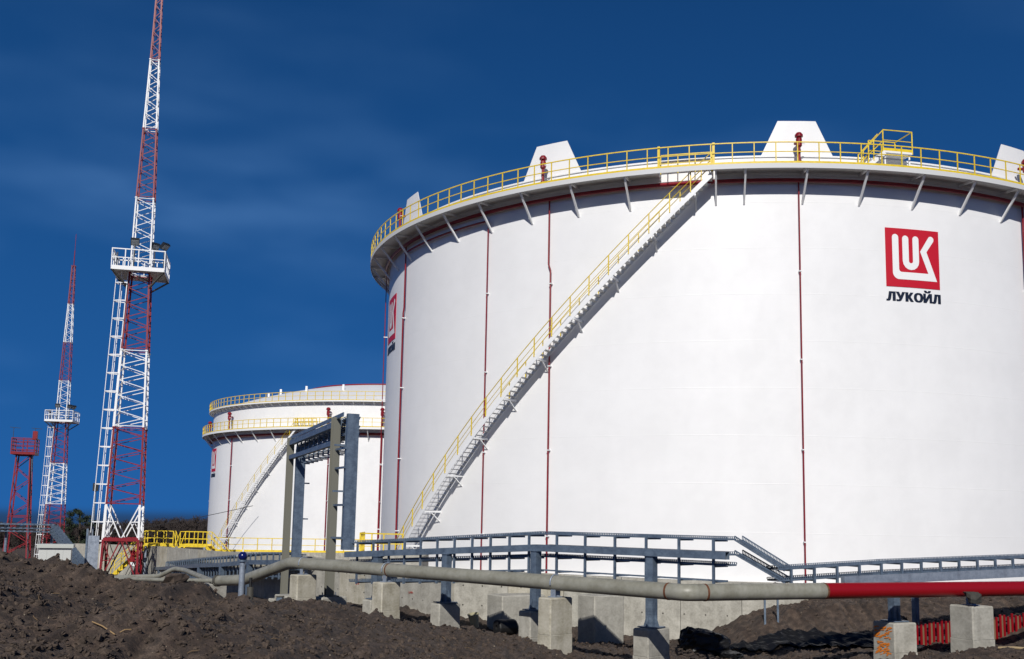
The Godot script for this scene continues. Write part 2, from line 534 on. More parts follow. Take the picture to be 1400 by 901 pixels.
func make_ground() -> void:
	xs = axis([[-700, -100, 50], [-100, -30, 4], [-30, -15, 0.6], [-15, -9, 0.12], [-9, 12.5, 0.048], [12.5, 17, 0.14], [17, 40, 1.0], [40, 100, 6], [100, 700, 50]])
	zs = axis([[-60, 0, 6], [0, 6, 0.4], [6, 13, 0.04], [13, 20, 0.048], [20, 31, 0.07], [31, 36, 0.2], [36, 70, 0.8], [70, 200, 6], [200, 1500, 80]])
	# coarse table of the land's form, then clods and ruts on top
	var cx := axis([[-700, -100, 50], [-100, -30, 4], [-30, -12, 0.8], [-12, 14, 0.33], [14, 40, 1.5], [40, 100, 6], [100, 700, 50]])
	var cz := axis([[-60, 0, 6], [0, 6, 1], [6, 32, 0.33], [32, 70, 1.0], [70, 200, 6], [200, 1500, 80]])
	var table := PackedFloat32Array()
	for d in cz:
		for x in cx:
			table.append(macro(x, d))
	var n1 := noise(101, 0.55, 3)
	var n2 := noise(102, 1.9, 3)
	var n3 := noise(103, 5.2, 3)
	var n4 := noise(105, 9.5, 2)
	var ridge := noise(106, 0.85, 3)
	ridge.fractal_type = FastNoiseLite.FRACTAL_RIDGED
	var moist := noise(107, 0.5, 4)
	var moist2 := noise(108, 3.1, 3)
	var cols := PackedColorArray()
	cols.resize(xs.size() * zs.size())
	var cell := FastNoiseLite.new()
	cell.seed = 104
	cell.noise_type = FastNoiseLite.TYPE_CELLULAR
	cell.frequency = 3.2
	cell.cellular_jitter = 1.0
	cell.fractal_type = FastNoiseLite.FRACTAL_FBM
	cell.fractal_octaves = 2
	var nx := xs.size()
	var nz := zs.size()
	hs.resize(nx * nz)
	var ci := PackedInt32Array()
	var cu := PackedFloat32Array()
	for x in xs:
		var i := find(cx, x)
		ci.append(i)
		cu.append(clampf((x - cx[i]) / (cx[i + 1] - cx[i]), 0, 1))
	var verts := PackedVector3Array()
	verts.resize(nx * nz)
	for j in nz:
		var d := zs[j]
		var jj := find(cz, d)
		var v := clampf((d - cz[jj]) / (cz[jj + 1] - cz[jj]), 0, 1)
		v = v * v * (3.0 - 2.0 * v) * 0.4 + v * 0.6
		for i in nx:
			var x := xs[i]
			var k := jj * cx.size() + ci[i]
			var u := cu[i]
			var h := lerpf(lerpf(table[k], table[k + 1], u), lerpf(table[k + cx.size()], table[k + cx.size() + 1], u), v)
			var near := smoothstep(60.0, 34.0, d) * smoothstep(-30.0, -14.0, x) * smoothstep(40.0, 18.0, x)
			if near > 0.0:
				h += near * (n1.get_noise_2d(x, d) * 0.07 + n2.get_noise_2d(x, d) * 0.10 + ridge.get_noise_2d(x, d) * 0.075 + n3.get_noise_2d(x, d) * 0.06 - cell.get_noise_2d(x, d) * 0.07 - 0.20 + n4.get_noise_2d(x, d) * 0.035)
			else:
				h += n1.get_noise_2d(x * 0.15, d * 0.15) * 0.25
			hs[j * nx + i] = h
			var wet := clampf(1.0 + moist.get_noise_2d(x, d) * 0.8 + moist2.get_noise_2d(x, d) * 0.5, 0.4, 1.6)
			cols[j * nx + i] = Color(wet * 1.04, wet * 0.97, wet * 0.91)
			verts[j * nx + i] = Vector3(x, h, -d)
	var norms := PackedVector3Array()
	norms.resize(nx * nz)
	for j in nz:
		var j0 := maxi(j - 1, 0)
		var j1 := mini(j + 1, nz - 1)
		for i in nx:
			var i0 := maxi(i - 1, 0)
			var i1 := mini(i + 1, nx - 1)
			var ex := verts[j * nx + i1] - verts[j * nx + i0]
			var ez := verts[j0 * nx + i] - verts[j1 * nx + i]
			norms[j * nx + i] = ez.cross(ex).normalized()
	var idx := PackedInt32Array()
	idx.resize((nx - 1) * (nz - 1) * 6)
	var c := 0
	for j in nz - 1:
		for i in nx - 1:
			var a := j * nx + i
			idx[c] = a; idx[c + 1] = a + nx; idx[c + 2] = a + nx + 1
			idx[c + 3] = a; idx[c + 4] = a + nx + 1; idx[c + 5] = a + 1
			c += 6
	var arr := []
	arr.resize(Mesh.ARRAY_MAX)
	arr[Mesh.ARRAY_VERTEX] = verts
	arr[Mesh.ARRAY_NORMAL] = norms
	arr[Mesh.ARRAY_COLOR] = cols
	arr[Mesh.ARRAY_INDEX] = idx
	var mesh := ArrayMesh.new()
	mesh.add_surface_from_arrays(Mesh.PRIMITIVE_TRIANGLES, arr)
	var g := part(self, "ground", mesh, M.soil)
	g.set_meta("kind", "structure")
	g.set_meta("label", "dark brown dug-over soil heaped in mounds")


func make_loose_soil() -> void:
	var spec := [
		["soil_clods", "loose dark brown clods of soil lying on the heaps", "soil", M.clod, 62000, 0.011, 0.105],
		["pebbles", "small pale pebbles scattered in the dug soil", "pebbles", M.pebble, 1500, 0.010, 0.035],
	]
	var sb := begin()
	add_bar(sb, Vector3(-0.5, 0, 0), Vector3(0.1, 0.12, 0.05), 0.06, 0.06)
	add_bar(sb, Vector3(0.1, 0.12, 0.05), Vector3(0.5, 0.0, -0.05), 0.05, 0.05)
	var bits := done(sb)
	spec.append(["root_bits", "short dry root and straw bits mixed in the soil", "straw", M.straw_dark, 500, 0.05, 0.2])
	for s in spec:
		var mm := MultiMesh.new()
		mm.transform_format = MultiMesh.TRANSFORM_3D
		mm.mesh = bits if s[0] == "root_bits" else lump(300 + int(s[4]), 0.4)
		mm.instance_count = s[4]
		for k in s[4]:
			var d := 6.5 + 24.0 * pow(rng.randf(), 1.3)
			var x := (rng.randf() * 1.08 - 0.54) * d * 0.99
			var sz := lerpf(s[5], s[6], pow(rng.randf(), 5.0))
			var b := Basis(Vector3(rng.randf() - 0.5, rng.randf() - 0.5, rng.randf() - 0.5).normalized(), rng.randf() * TAU) * Basis.from_scale(Vector3(sz, sz * rng.randf_range(0.6, 0.9), sz * rng.randf_range(0.7, 1.1)))
			mm.set_instance_transform(k, Transform3D(b, Vector3(x, gy(x, d) + sz * 0.12, -d)))
		var o := MultiMeshInstance3D.new()
		o.name = s[0]
		o.multimesh = mm
		o.material_override = s[3]
		add_child(o)
		tag(o, s[1], s[2])
		o.set_meta("kind", "stuff")


# ---------------------------------------------------------------- tanks
func shell_course(r: float, y0: float, y1: float, sd: int) -> ArrayMesh:
	var st := begin()
	st.set_smooth_group(1)
	var n := 360
	var rows := 5
	var nz := noise(sd, 0.35, 2)
	var ys := []
	ys.append(y0)
	for k in rows + 1:
		ys.append(lerpf(y0 + 0.03, y1 - 0.05, float(k) / rows))
	ys.append(y1 - 0.03)
	ys.append(y1 - 0.015)
	ys.append(y1)
	for k in ys.size() - 1:
		for i in n:
			var p := []
			for q in [[i, k], [i, k + 1], [i + 1, k + 1], [i + 1, k]]:
				var a: float = TAU * (q[0] % n) / n
				var y: float = ys[q[1]]
				var rr := r + nz.get_noise_3d(sin(a) * r, y, cos(a) * r) * 0.007
				if q[1] == ys.size() - 2:
					rr += 0.005
				p.append(polar(rr, a, y))
			quad(st, p[0], p[1], p[2], p[3])
	return done(st)


func ring_part(t: Node3D, called: String, prof: Array, m: Material, a0: float = 0.0, a1: float = TAU, n: int = 240, rise: float = 0.0, caps: bool = false) -> MeshInstance3D:
	var st := begin()
	lathe(st, prof, a0, a1, n, true, rise, caps)
	return part(t, called, done(st), m)


func railing(t: Node3D, called: String, r: float, y: float, a0: float, a1: float, step: float, h: float, thick: float, toe: bool = true) -> Node3D:
	var g := group_part(t, called)
	var n := maxi(int(absf(a1 - a0) / 0.026), 1)
	ring_part(g, "top_rail", rect(r - thick, r, y + h - thick, y + h), M.yellow_paint, a0, a1, n, 0.0, true)
	ring_part(g, "middle_rail", rect(r - thick * 0.9, r - thick * 0.1, y + h * 0.52, y + h * 0.52 + thick * 0.8), M.yellow_paint, a0, a1, n, 0.0, true)
	if toe:
		ring_part(g, "toe_board", rect(r - 0.012, r + 0.004, y + 0.0, y + 0.1), M.yellow_paint, a0, a1, n, 0.0, true)
	var c := int(round((a1 - a0) / step))
	for k in c + 1:
		if k == c and a1 - a0 > 6.2:
			break
		var a := a0 + (a1 - a0) * k / maxi(c, 1)
		part(g, "post", BOX, M.yellow_paint, Transform3D(Basis(Vector3.UP, a) * Basis.from_scale(Vector3(thick, h - thick, thick * 0.9)), polar(r - thick * 0.6, a, y + (h - thick) / 2)))
	return g


func monitor(t: Node3D, r: float, a: float, y: float, s: float = 1.0) -> void:
	var g := group_part(t, "fire_monitor")
	var at := polar(r, a, y)
	var sp := begin()
	lathe(sp, [Vector2(0.13, 0), Vector2(0.13, 0.03), Vector2(0.075, 0.03), Vector2(0.075, 0.28), Vector2(0.12, 0.3), Vector2(0.12, 0.36), Vector2(0.075, 0.38), Vector2(0.075, 1.05)], 0, TAU, 12, false)
	var b := Basis(Vector3.UP, a) * Basis.from_scale(Vector3.ONE * s)
	part(g, "standpipe", done(sp), M.red_paint, Transform3D(b, at))
	var bd := begin()
	lathe(bd, [Vector2(0.08, 1.0), Vector2(0.15, 1.08), Vector2(0.15, 1.42), Vector2(0.1, 1.5)], 0, TAU, 12, false)
	part(g, "valve_body", done(bd), M.red_paint, Transform3D(b, at))
	var cp := begin()
	lathe(cp, [Vector2(0.09, 1.48), Vector2(0.2, 1.53), Vector2(0.2, 1.63), Vector2(0.12, 1.74), Vector2(0.0, 1.77)], 0, TAU, 12, false)
	part(g, "cap", done(cp), M.red_paint, Transform3D(b, at))
	var nz := begin()
	tube(nz, [Vector3(0, 1.25, -0.1), Vector3(-0.08, 1.28, -0.24), Vector3(-0.1, 1.32, -0.36)], 0.075, 10)
	part(g, "nozzle", done(nz), M.red_paint, Transform3D(b, at))
	part(g, "lever", BOX, M.white_steel, Transform3D(b * Basis(Vector3.UP, 0.5) * Basis.from_scale(Vector3(0.26, 0.03, 0.03)), at + b * Vector3(0.2, 1.2, 0.02)))


func riser(t: Node3D, r: float, a: float, y0: float, y1: float, rad: float, jog_y: float, jog: float, gap: float) -> void:
	var g := group_part(t, "riser_pipe")
	var pts := [polar(r + gap, a + jog, y0)]
	if jog != 0.0:
		pts.append(polar(r + gap, a + jog, jog_y - 0.35))
		pts.append(polar(r + gap, a, jog_y))
	pts.append(polar(r + gap, a, y1))
	var st := begin()
	tube(st, pts, rad, 10)
	part(g, "pipe", done(st), M.red_paint)
	var y := y0 + 2.2
	while y < y1 - 1.0:
		var aa := a + (jog if y < jog_y - 0.2 else 0.0)
		part(g, "clamp", BOX, M.white_steel, Transform3D(Basis(Vector3.UP, aa) * Basis.from_scale(Vector3(rad * 2.0 + 0.05, 0.05, gap + rad + 0.03)), polar(r + (gap + rad + 0.03) / 2, aa, y)))
		y += 4.35


func shield(t: Node3D, r: float, ac: float, y0: float, y1: float, half0: float, half1: float) -> void:
	var st := begin()
	st.set_smooth_group(1)
	var n := 10
	for s in 2:
		var rr := r + 0.012 if s == 0 else r - 0.012
		for i in n:
			var p := polar(rr, ac + lerpf(-half0, half0, float(i) / n), y0)
			var q := polar(rr, ac + lerpf(-half1, half1, float(i) / n), y1)
			var p2 := polar(rr, ac + lerpf(-half0, half0, float(i + 1) / n), y0)
			var q2 := polar(rr, ac + lerpf(-half1, half1, float(i + 1) / n), y1)
			if s == 0:
				quad(st, p, q, q2, p2)
			else:
				quad(st, p2, q2, q, p)
	st.set_smooth_group(-1)
	for i in n:
		var a := lerpf(-half1, half1, float(i) / n)
		var b := lerpf(-half1, half1, float(i + 1) / n)
		quad(st, polar(r + 0.012, ac + a, y1), polar(r - 0.012, ac + a, y1), polar(r - 0.012, ac + b, y1), polar(r + 0.012, ac + b, y1))
	for s in [-1, 1]:
		quad(st, polar(r + 0.012, ac + s * half0, y0), polar(r + 0.012, ac + s * half1, y1), polar(r - 0.012, ac + s * half1, y1), polar(r - 0.012, ac + s * half0, y0))
	part(t, "flame_shield", done(st), M.white_paint)


func stairway(t: Node3D, r: float, a0: float, a1: float, y1: float, k: float, with_inner: bool) -> void:
	# helical flight: y = y1 + k * (a - a1), a in radians
	var g := group_part(t, "stairway")
	var y0 := y1 + k * (a0 - a1)
	var rise := y1 - y0
	var n := int((a1 - a0) / 0.012)
	var ro := r + 1.06
	var ri := r + 0.28
	for s in [[ro, "outer_stringer"], [ri, "inner_stringer"]]:
		ring_part(g, s[1], rect(s[0] - 0.012, s[0] + 0.012, y0 - 0.16, y0 + 0.16), M.white_steel, a0, a1, n, rise, true)
	var steps := int(rise / 0.22)
	var bx := begin()
	add_box(bx, Transform3D(Basis.from_scale(Vector3(0.25, 0.035, ro - ri - 0.03)), Vector3.ZERO))
	var tread := done(bx)
	for i in steps:
		var f := (i + 0.5) / steps
		var a := lerpf(a0, a1, f)
		part(g, "tread", tread, M.grey_deck, Transform3D(Basis(Vector3.UP, a), polar((ro + ri) / 2, a, y0 + rise * f)))
	# handrails on the outside
	for h in [[1.12, "handrail", 0.045], [0.72, "middle_rail", 0.03], [0.42, "knee_rail", 0.025]]:
		ring_part(g, h[1], circle_profile(ro + 0.02, y0 + h[0], h[2] * 0.62, 6), M.yellow_paint, a0, a1, n, rise, true)
	var posts := int(round((a1 - a0) * ro / 1.02))
	for i in posts + 1:
		var f := float(i) / posts
		var a := lerpf(a0, a1, f)
		part(g, "post", BOX, M.yellow_paint, Transform3D(Basis(Vector3.UP, a) * Basis.from_scale(Vector3(0.05, 1.0, 0.045)), polar(ro + 0.02, a, y0 + rise * f + 0.62)))
	if with_inner:
		var f0 := 0.42
		ring_part(g, "inner_handrail", circle_profile(ri + 0.02, y0 + rise * f0 + 1.05, 0.024, 6), M.yellow_paint, lerpf(a0, a1, f0), a1, n, rise * (1.0 - f0), true)
		var ip := int(posts * 0.55)
		for i in ip:
			var f := lerpf(f0, 1.0, (i + 0.5) / ip)
			var a := lerpf(a0, a1, f)
			part(g, "post", BOX, M.yellow_paint, Transform3D(Basis(Vector3.UP, a) * Basis.from_scale(Vector3(0.04, 0.95, 0.04)), polar(ri + 0.02, a, y0 + rise * f + 0.6)))
	# brackets to the shell under the flight
	var br := int(round((a1 - a0) * ro / 2.0))
	for i in br:
		var f := (i + 0.6) / br
		var a := lerpf(a0, a1, f)
		var y := y0 + rise * f - 0.2
		part(g, "wall_bracket", BOX, M.white_steel, Transform3D(Basis(Vector3.UP, a) * Basis.from_scale(Vector3(0.09, 0.1, ro - r)), polar((ro + r) / 2, a, y)))
		part(g, "bracket_strut", BOX, M.white_steel, along(polar(r + 0.01, a, y - 0.55), polar(r + 0.62, a, y - 0.05), 0.07, 0.05))


func logo(t: Node3D, r: float, ac: float, y_top: float, size: float) -> void:
	var g := group_part(t, "company_logo")
	var half := size / 2 / r
	ring_part(g, "red_panel", rect(r - 0.01, r + 0.022, y_top - size, y_top), M.logo_red, ac - half, ac + half, 14, 0.0, true)
	var lk := PackedVector2Array()
	cap(lk, Vector2(0.1775, 0.16), 0.0575, PI, TAU)
	lk.append(Vector2(0.235, 0.70))
	cap_in(lk, Vector2(0.285, 0.695), 0.05, PI, PI / 2)
	lk.append(Vector2(0.78, 0.745))
	lk.append(Vector2(0.635, 0.375))
	cap(lk, Vector2(0.845, 0.155), 0.056, PI * 1.18, PI * 2.16)
	lk.append(Vector2(0.755, 0.375))
	lk.append(Vector2(0.945, 0.87))
	lk.append(Vector2(0.24, 0.87))
	cap_in(lk, Vector2(0.235, 0.755), 0.115, PI / 2, PI)
	emblem(g, "emblem", lk, r, ac, y_top, size)
	var uu := PackedVector2Array()
	cap(uu, Vector2(0.3625, 0.175), 0.0575, PI, TAU)
	uu.append(Vector2(0.42, 0.55))
	cap_in(uu, Vector2(0.4575, 0.55), 0.0375, PI, 0.0)
	cap(uu, Vector2(0.5525, 0.175), 0.0575, PI, TAU)
	uu.append(Vector2(0.61, 0.55))
	cap(uu, Vector2(0.4575, 0.55), 0.1525, 0.0, PI)
	emblem(g, "emblem", uu, r, ac, y_top, size)
	var font := SystemFont.new()
	font.font_names = PackedStringArray(["Droid Sans"])
	font.font_weight = 700
	var letters := []
	var widths := []
	var total := 0.0
	for ch in ["Л", "У", "К", "О", "Й", "Л"]:
		var tm := TextMesh.new()
		tm.font = font
		tm.text = ch
		tm.font_size = 64
		tm.pixel_size = 0.01
		tm.depth = 0.03
		letters.append(tm)
		var bb := tm.get_aabb()
		widths.append(bb)
		total += bb.size.x
	var gap := total * 0.022
	total += gap * 5.0
	var sc := size / total
	var x := -size / 2
	for k in letters.size():
		var bb: AABB = widths[k]
		var mid := x + bb.size.x * sc / 2
		var a := ac + mid / r
		var base: AABB = widths[0]
		var b := Basis(Vector3.UP, a) * Basis.from_scale(Vector3(sc, sc * 0.86, 1.0))
		var at := polar(r + 0.012, a, y_top - size * 1.085 - (base.position.y + base.size.y) * sc * 0.86)
		at -= b * Vector3(bb.get_center().x, 0, 0)
		var bold := SurfaceTool.new()
		for off in [-0.018, 0.0, 0.018]:
			bold.append_from(letters[k], 0, Transform3D(Basis(), Vector3(off, 0, off * 0.01)))
		part(g, "letter", bold.commit(), M.logo_navy, Transform3D(b, at))
		x += (bb.size.x + gap) * sc


func cap(p: PackedVector2Array, c: Vector2, r: float, a0: float, a1: float) -> void:
	for k in 9:
		var a := lerpf(a0, a1, k / 8.0)
		p.append(c + Vector2(cos(a), sin(a)) * r)


func cap_in(p: PackedVector2Array, c: Vector2, r: float, a0: float, a1: float) -> void:
	cap(p, c, r, a0, a1)


func emblem(g: Node3D, called: String, poly: PackedVector2Array, r: float, ac: float, y_top: float, size: float) -> void:
	var st := begin()
	var n := 16
	for k in n:
		var x0 := float(k) / n
		var x1 := float(k + 1) / n
		var strip := PackedVector2Array([Vector2(x0, 0), Vector2(x1, 0), Vector2(x1, 1), Vector2(x0, 1)])
		for piece in Geometry2D.intersect_polygons(poly, strip):
			var idx := Geometry2D.triangulate_polygon(piece)
			for i in range(0, idx.size(), 3):
				var tri := [piece[idx[i]], piece[idx[i + 1]], piece[idx[i + 2]]]
				if (tri[1] - tri[0]).cross(tri[2] - tri[0]) < 0.0:
					tri = [tri[0], tri[2], tri[1]]
				for v in tri:
					st.add_vertex(polar(r + 0.03, ac + (v.x - 0.5) * size / r, y_top - v.y * size))
	part(g, called, done(st), M.logo_white)


func tank_common(t: Node3D, r: float, floor_y: float, top: float, courses: int, w: float) -> void:
	ring_part(t, "foundation", rect(r - 0.6, r + 0.45, -1.0, 0.0), M.concrete)
	var sh := group_part(t, "shell")
	for k in courses:
		part(sh, "course", shell_course(r, top * k / courses, top * (k + 1) / courses, 400 + int(r)), M.white_paint)
	ring_part(t, "curb_angle", rect(r - 0.01, r + 0.07, top - 0.05, top + 0.03), M.white_steel)


func make_near_tank() -> void:
	var t := thing("storage_tank", "huge white oil tank with long diagonal stair, red logo and trapezoid flame shields", "tank", TANK)
	var r := TANK_R
	var w := 1.33
	var fl := 20.0
	var top := 20.81
	tank_common(t, r, fl, top, 9, w)
	var rf := begin()
	lathe(rf, [Vector2(r - 0.02, top - 0.5), Vector2(r * 0.7, top - 0.1), Vector2(r * 0.35, top + 0.2), Vector2(0.0, top + 0.3)], 0, TAU, 120, false)
	part(t, "roof", done(rf), M.white_paint)
	var D := PI / 180.0
	var s0 := -18.2 * D
	var s1 := -11.4 * D
	var wk := group_part(t, "walkway")
	ring_part(wk, "deck", rect(r + 0.01, r + w - 0.02, fl - 0.06, fl - 0.01), M.grey_deck, s1, s0 + TAU, 230, 0.0, true)
	ring_part(wk, "deck_bridge", rect(r + 1.12, r + w - 0.02, fl - 0.06, fl - 0.01), M.grey_deck, s0, s1, 6, 0.0, true)
	ring_part(wk, "edge_channel", rect(r + w - 0.02, r + w + 0.01, fl - 0.24, fl), M.grey_deck)
	ring_part(wk, "inner_channel", rect(r + 0.02, r + 0.06, fl - 0.2, fl - 0.06), M.white_steel, s1, s0 + TAU, 230, 0.0, true)
	var count := 52
	for k in count:
		var a := (-1.2 + k * 360.0 / count) * D
		if a > 17.0 * D and absf(a - 345.0 * D) < 2.5 * D:
			a += 3.6 * D
		var strut := part(wk, "bracket", BOX, M.white_steel, along(polar(r + 0.0, a, fl - 1.62), polar(r + w - 0.08, a, fl - 0.12), 0.09, 0.1))
		strut.set_meta("label", "white strut propping the walkway")
		part(wk, "joist", BOX, M.white_steel, along(polar(r + 0.02, a, fl - 0.13), polar(r + w - 0.03, a, fl - 0.13), 0.08, 0.12))
	railing(t, "railing", r + w, fl, 0, TAU, 2.4 * D, 1.08, 0.048)
	# second rail and gate posts at the stair head
	railing(t, "gate_rail", r + 0.42, fl, -18.0 * D, -11.8 * D, 2.0 * D, 1.0, 0.045, false)
	for a in [-17.9, -11.7]:
		part(t, "gate_post", BOX, M.yellow_paint, Transform3D(Basis(Vector3.UP, a * D) * Basis.from_scale(Vector3(0.12, 1.14, 0.1)), polar(r + w - 0.1, a * D, fl + 0.57)))
	# red foam ring under the walkway and its risers
	ring_part(t, "foam_ring_pipe", circle_profile(r + 0.24, fl - 0.5, 0.11, 8), M.red_paint)
	ring_part(t, "branch_pipe", circle_profile(r + 0.2, fl - 0.98, 0.06, 8), M.red_paint, -65.4 * D, -43.2 * D, 22, 0.0, true)
	riser(t, r, -83.5 * D, -0.3, fl - 0.5, 0.03, 15.8, 0.0, 0.2)
	riser(t, r, -65.4 * D, -0.3, fl - 0.5, 0.05, 15.6, -0.35 * D, 0.14)
	riser(t, r, -43.2 * D, -0.3, fl - 0.98, 0.036, 0, 0.0, 0.13)
	riser(t, r, -33.0 * D, -0.3, fl - 0.5, 0.046, 16.0, 0.3 * D, 0.15)
	riser(t, r, -1.67 * D, -0.3, fl - 0.5, 0.038, 0, 0.0, 0.14)
	riser(t, r, 30.4 * D, -0.3, fl - 0.5, 0.06, 15.2, 0.3 * D, 0.16)
	for k in 11:
		var a := (-1.7 + (k - 3) * 31.3) * D
		if a > 250.0 * D:
			break
		shield(t, r, a, top - 0.02, 22.63, 4.4 * D, 2.3 * D)
		monitor(t, r + 0.72, a - 0.2 * D, fl)
	# raised landing over the rim
	var pl := group_part(t, "rim_landing")
	var pa := 8.1 * D
	var pb := 11.8 * D
	ring_part(pl, "deck", rect(r - 0.75, r + 0.75, top + 0.1, top + 0.2), M.white_steel, pa, pb, 6, 0.0, true)
	for s in [[r - 0.72], [r + 0.75]]:
		ring_part(pl, "top_rail", rect(s[0] - 0.04, s[0], top + 1.24, top + 1.28), M.yellow_paint, pa, pb, 6, 0.0, true)
		ring_part(pl, "middle_rail", rect(s[0] - 0.035, s[0], top + 0.72, top + 0.75), M.yellow_paint, pa, pb, 6, 0.0, true)
		ring_part(pl, "toe_board", rect(s[0] - 0.02, s[0], top + 0.2, top + 0.34), M.yellow_paint, pa, pb, 6, 0.0, true)
		for a in [pa, pb]:
			part(pl, "post", BOX, M.yellow_paint, along(polar(s[0] - 0.02, a, top + 0.1), polar(s[0] - 0.02, a, top + 1.24), 0.05, 0.05))
	part(pl, "end_rail", BOX, M.yellow_paint, along(polar(r - 0.72, pb, top + 1.26), polar(r + 0.75, pb, top + 1.26), 0.04, 0.04))
	for rr in [r + 0.2, r + 0.75]:
		part(pl, "stair_rail", BOX, M.yellow_paint, along(polar(rr, 5.6 * D, fl + 0.9), polar(rr, pa, top + 1.24), 0.04, 0.04))
		part(pl, "stair_rail", BOX, M.yellow_paint, along(polar(rr, 5.6 * D, fl + 0.45), polar(rr, pa, top + 0.7), 0.035, 0.035))
		part(pl, "post", BOX, M.yellow_paint, along(polar(rr, 5.6 * D, fl), polar(rr, 5.6 * D, fl + 0.92), 0.05, 0.05))
		part(pl, "post", BOX, M.yellow_paint, along(polar(rr, 6.9 * D, fl + 0.45), polar(rr, 6.9 * D, fl + 1.5), 0.05, 0.05))
		part(pl, "stringer", BOX, M.white_steel, along(polar(rr, 6.0 * D, fl + 0.1), polar(rr, pa + 0.2 * D, top + 0.1), 0.03, 0.22))
	for k in 4:
		part(pl, "step", BOX, M.white_steel, Transform3D(Basis(Vector3.UP, (6.3 + k * 0.45) * D) * Basis.from_scale(Vector3(0.24, 0.03, 0.5)), polar(r + 0.475, (6.3 + k * 0.45) * D, fl + 0.2 + k * 0.18)))
	for a in [pa + 0.3 * D, pb - 0.3 * D]:
		part(pl, "leg", BOX, M.white_steel, along(polar(r + 0.65, a, fl - 0.01), polar(r + 0.65, a, top + 0.1), 0.07, 0.07))
	stairway(t, r, -60.0 * D, -11.9 * D, 19.62, 0.405 / D, true)
	logo(t, r, 12.6 * D, 17.35, 2.96)
	logo(t, r, -74.8 * D, 17.0, 2.96)


func make_far_tank() -> void:
	var t := thing("storage_tank", "smaller looking white domed oil tank with two yellow railed walkways beyond the grey portal", "tank", FAR_TANK)
	var r := FAR_R
	var w := 1.35
	var fl := 15.02
	var top := 18.2
	var D := PI / 180.0
	tank_common(t, r, fl, top, 8, w)
	var prof := []
	for k in 13:
		var u := 1.0 - k / 12.0
		prof.append(Vector2(r * u, top + 4.9 * (1.0 - u * u)))
	var rf := begin()
	lathe(rf, prof, 0, TAU, 160, false)
	var dome := part(t, "roof", done(rf), M.white_paint)
	ring_part(t, "roof_pipe", circle_profile(r * 0.5, top + 4.9 * 0.75 + 0.08, 0.09, 6), M.red_paint)
	for k in 8:
		var a := (-70.0 + k * 18.0) * D
		part(t, "roof_vent", BOX, M.white_steel, Transform3D(Basis.from_scale(Vector3(0.25, 0.7, 0.25)), polar(r * 0.72, a, top + 4.9 * 0.48 + 0.3)))
	var sp := SphereMesh.new()
	sp.radius = 0.75; sp.height = 1.5; sp.radial_segments = 20; sp.rings = 10
	part(t, "breather_valve", sp, M.white_steel, Transform3D(Basis(), polar(r * 0.93, 4.2 * D, top + 1.9)))
	rod(t, "breather_neck", FAR_TANK + polar(r * 0.93, 4.2 * D, top + 0.2), FAR_TANK + polar(r * 0.93, 4.2 * D, top + 1.4), 0.35, M.white_steel)
	var wk := group_part(t, "walkway")
	ring_part(wk, "deck", rect(r + 0.01, r + w - 0.02, fl - 0.06, fl - 0.01), M.grey_deck)
	ring_part(wk, "edge_channel", rect(r + w - 0.02, r + w + 0.01, fl - 0.26, fl), M.white_steel)
	for k in 52:
		var a := (-1.2 + k * 360.0 / 52) * D
		part(wk, "bracket", BOX, M.white_steel, along(polar(r, a, fl - 1.6), polar(r + w - 0.08, a, fl - 0.12), 0.1, 0.1))
	railing(t, "railing", r + w, fl, 0, TAU, 2.3 * D, 1.1, 0.06)
	railing(t, "gate_rail", r + 0.5, fl, -22.5 * D, -15.5 * D, 1.2 * D, 1.1, 0.07, false)
	var uw := group_part(t, "roof_walkway")
	ring_part(uw, "deck", rect(r + 0.01, r + 0.62, top + 0.0, top + 0.06), M.grey_deck)
	ring_part(uw, "edge_channel", rect(r + 0.6, r + 0.63, top - 0.08, top + 0.08), M.white_steel)
	for k in 130:
		var a := TAU * k / 130.0
		part(uw, "bracket", BOX, M.white_steel, along(polar(r, a, top - 0.42), polar(r + 0.58, a, top - 0.05), 0.1, 0.09))
	railing(t, "roof_railing", r + 0.62, top + 0.06, 0, TAU, 2.3 * D, 1.12, 0.06)
	ring_part(t, "foam_ring_pipe", circle_profile(r + 0.3, fl - 0.75, 0.16, 8), M.red_paint)
	for a in [-82.0, -48.0, -12.0, 2.4, 24.0]:
		riser(t, r, a * D, -0.3, fl - 0.6, 0.065, 0, 0.0, 0.2)
		monitor(t, r + 0.7, a * D, fl, 1.35)
	stairway(t, r, -49.6 * D, -20.3 * D, fl, 0.5 / D, false)
	logo(t, r, -65.0 * D, 13.1, 3.05)


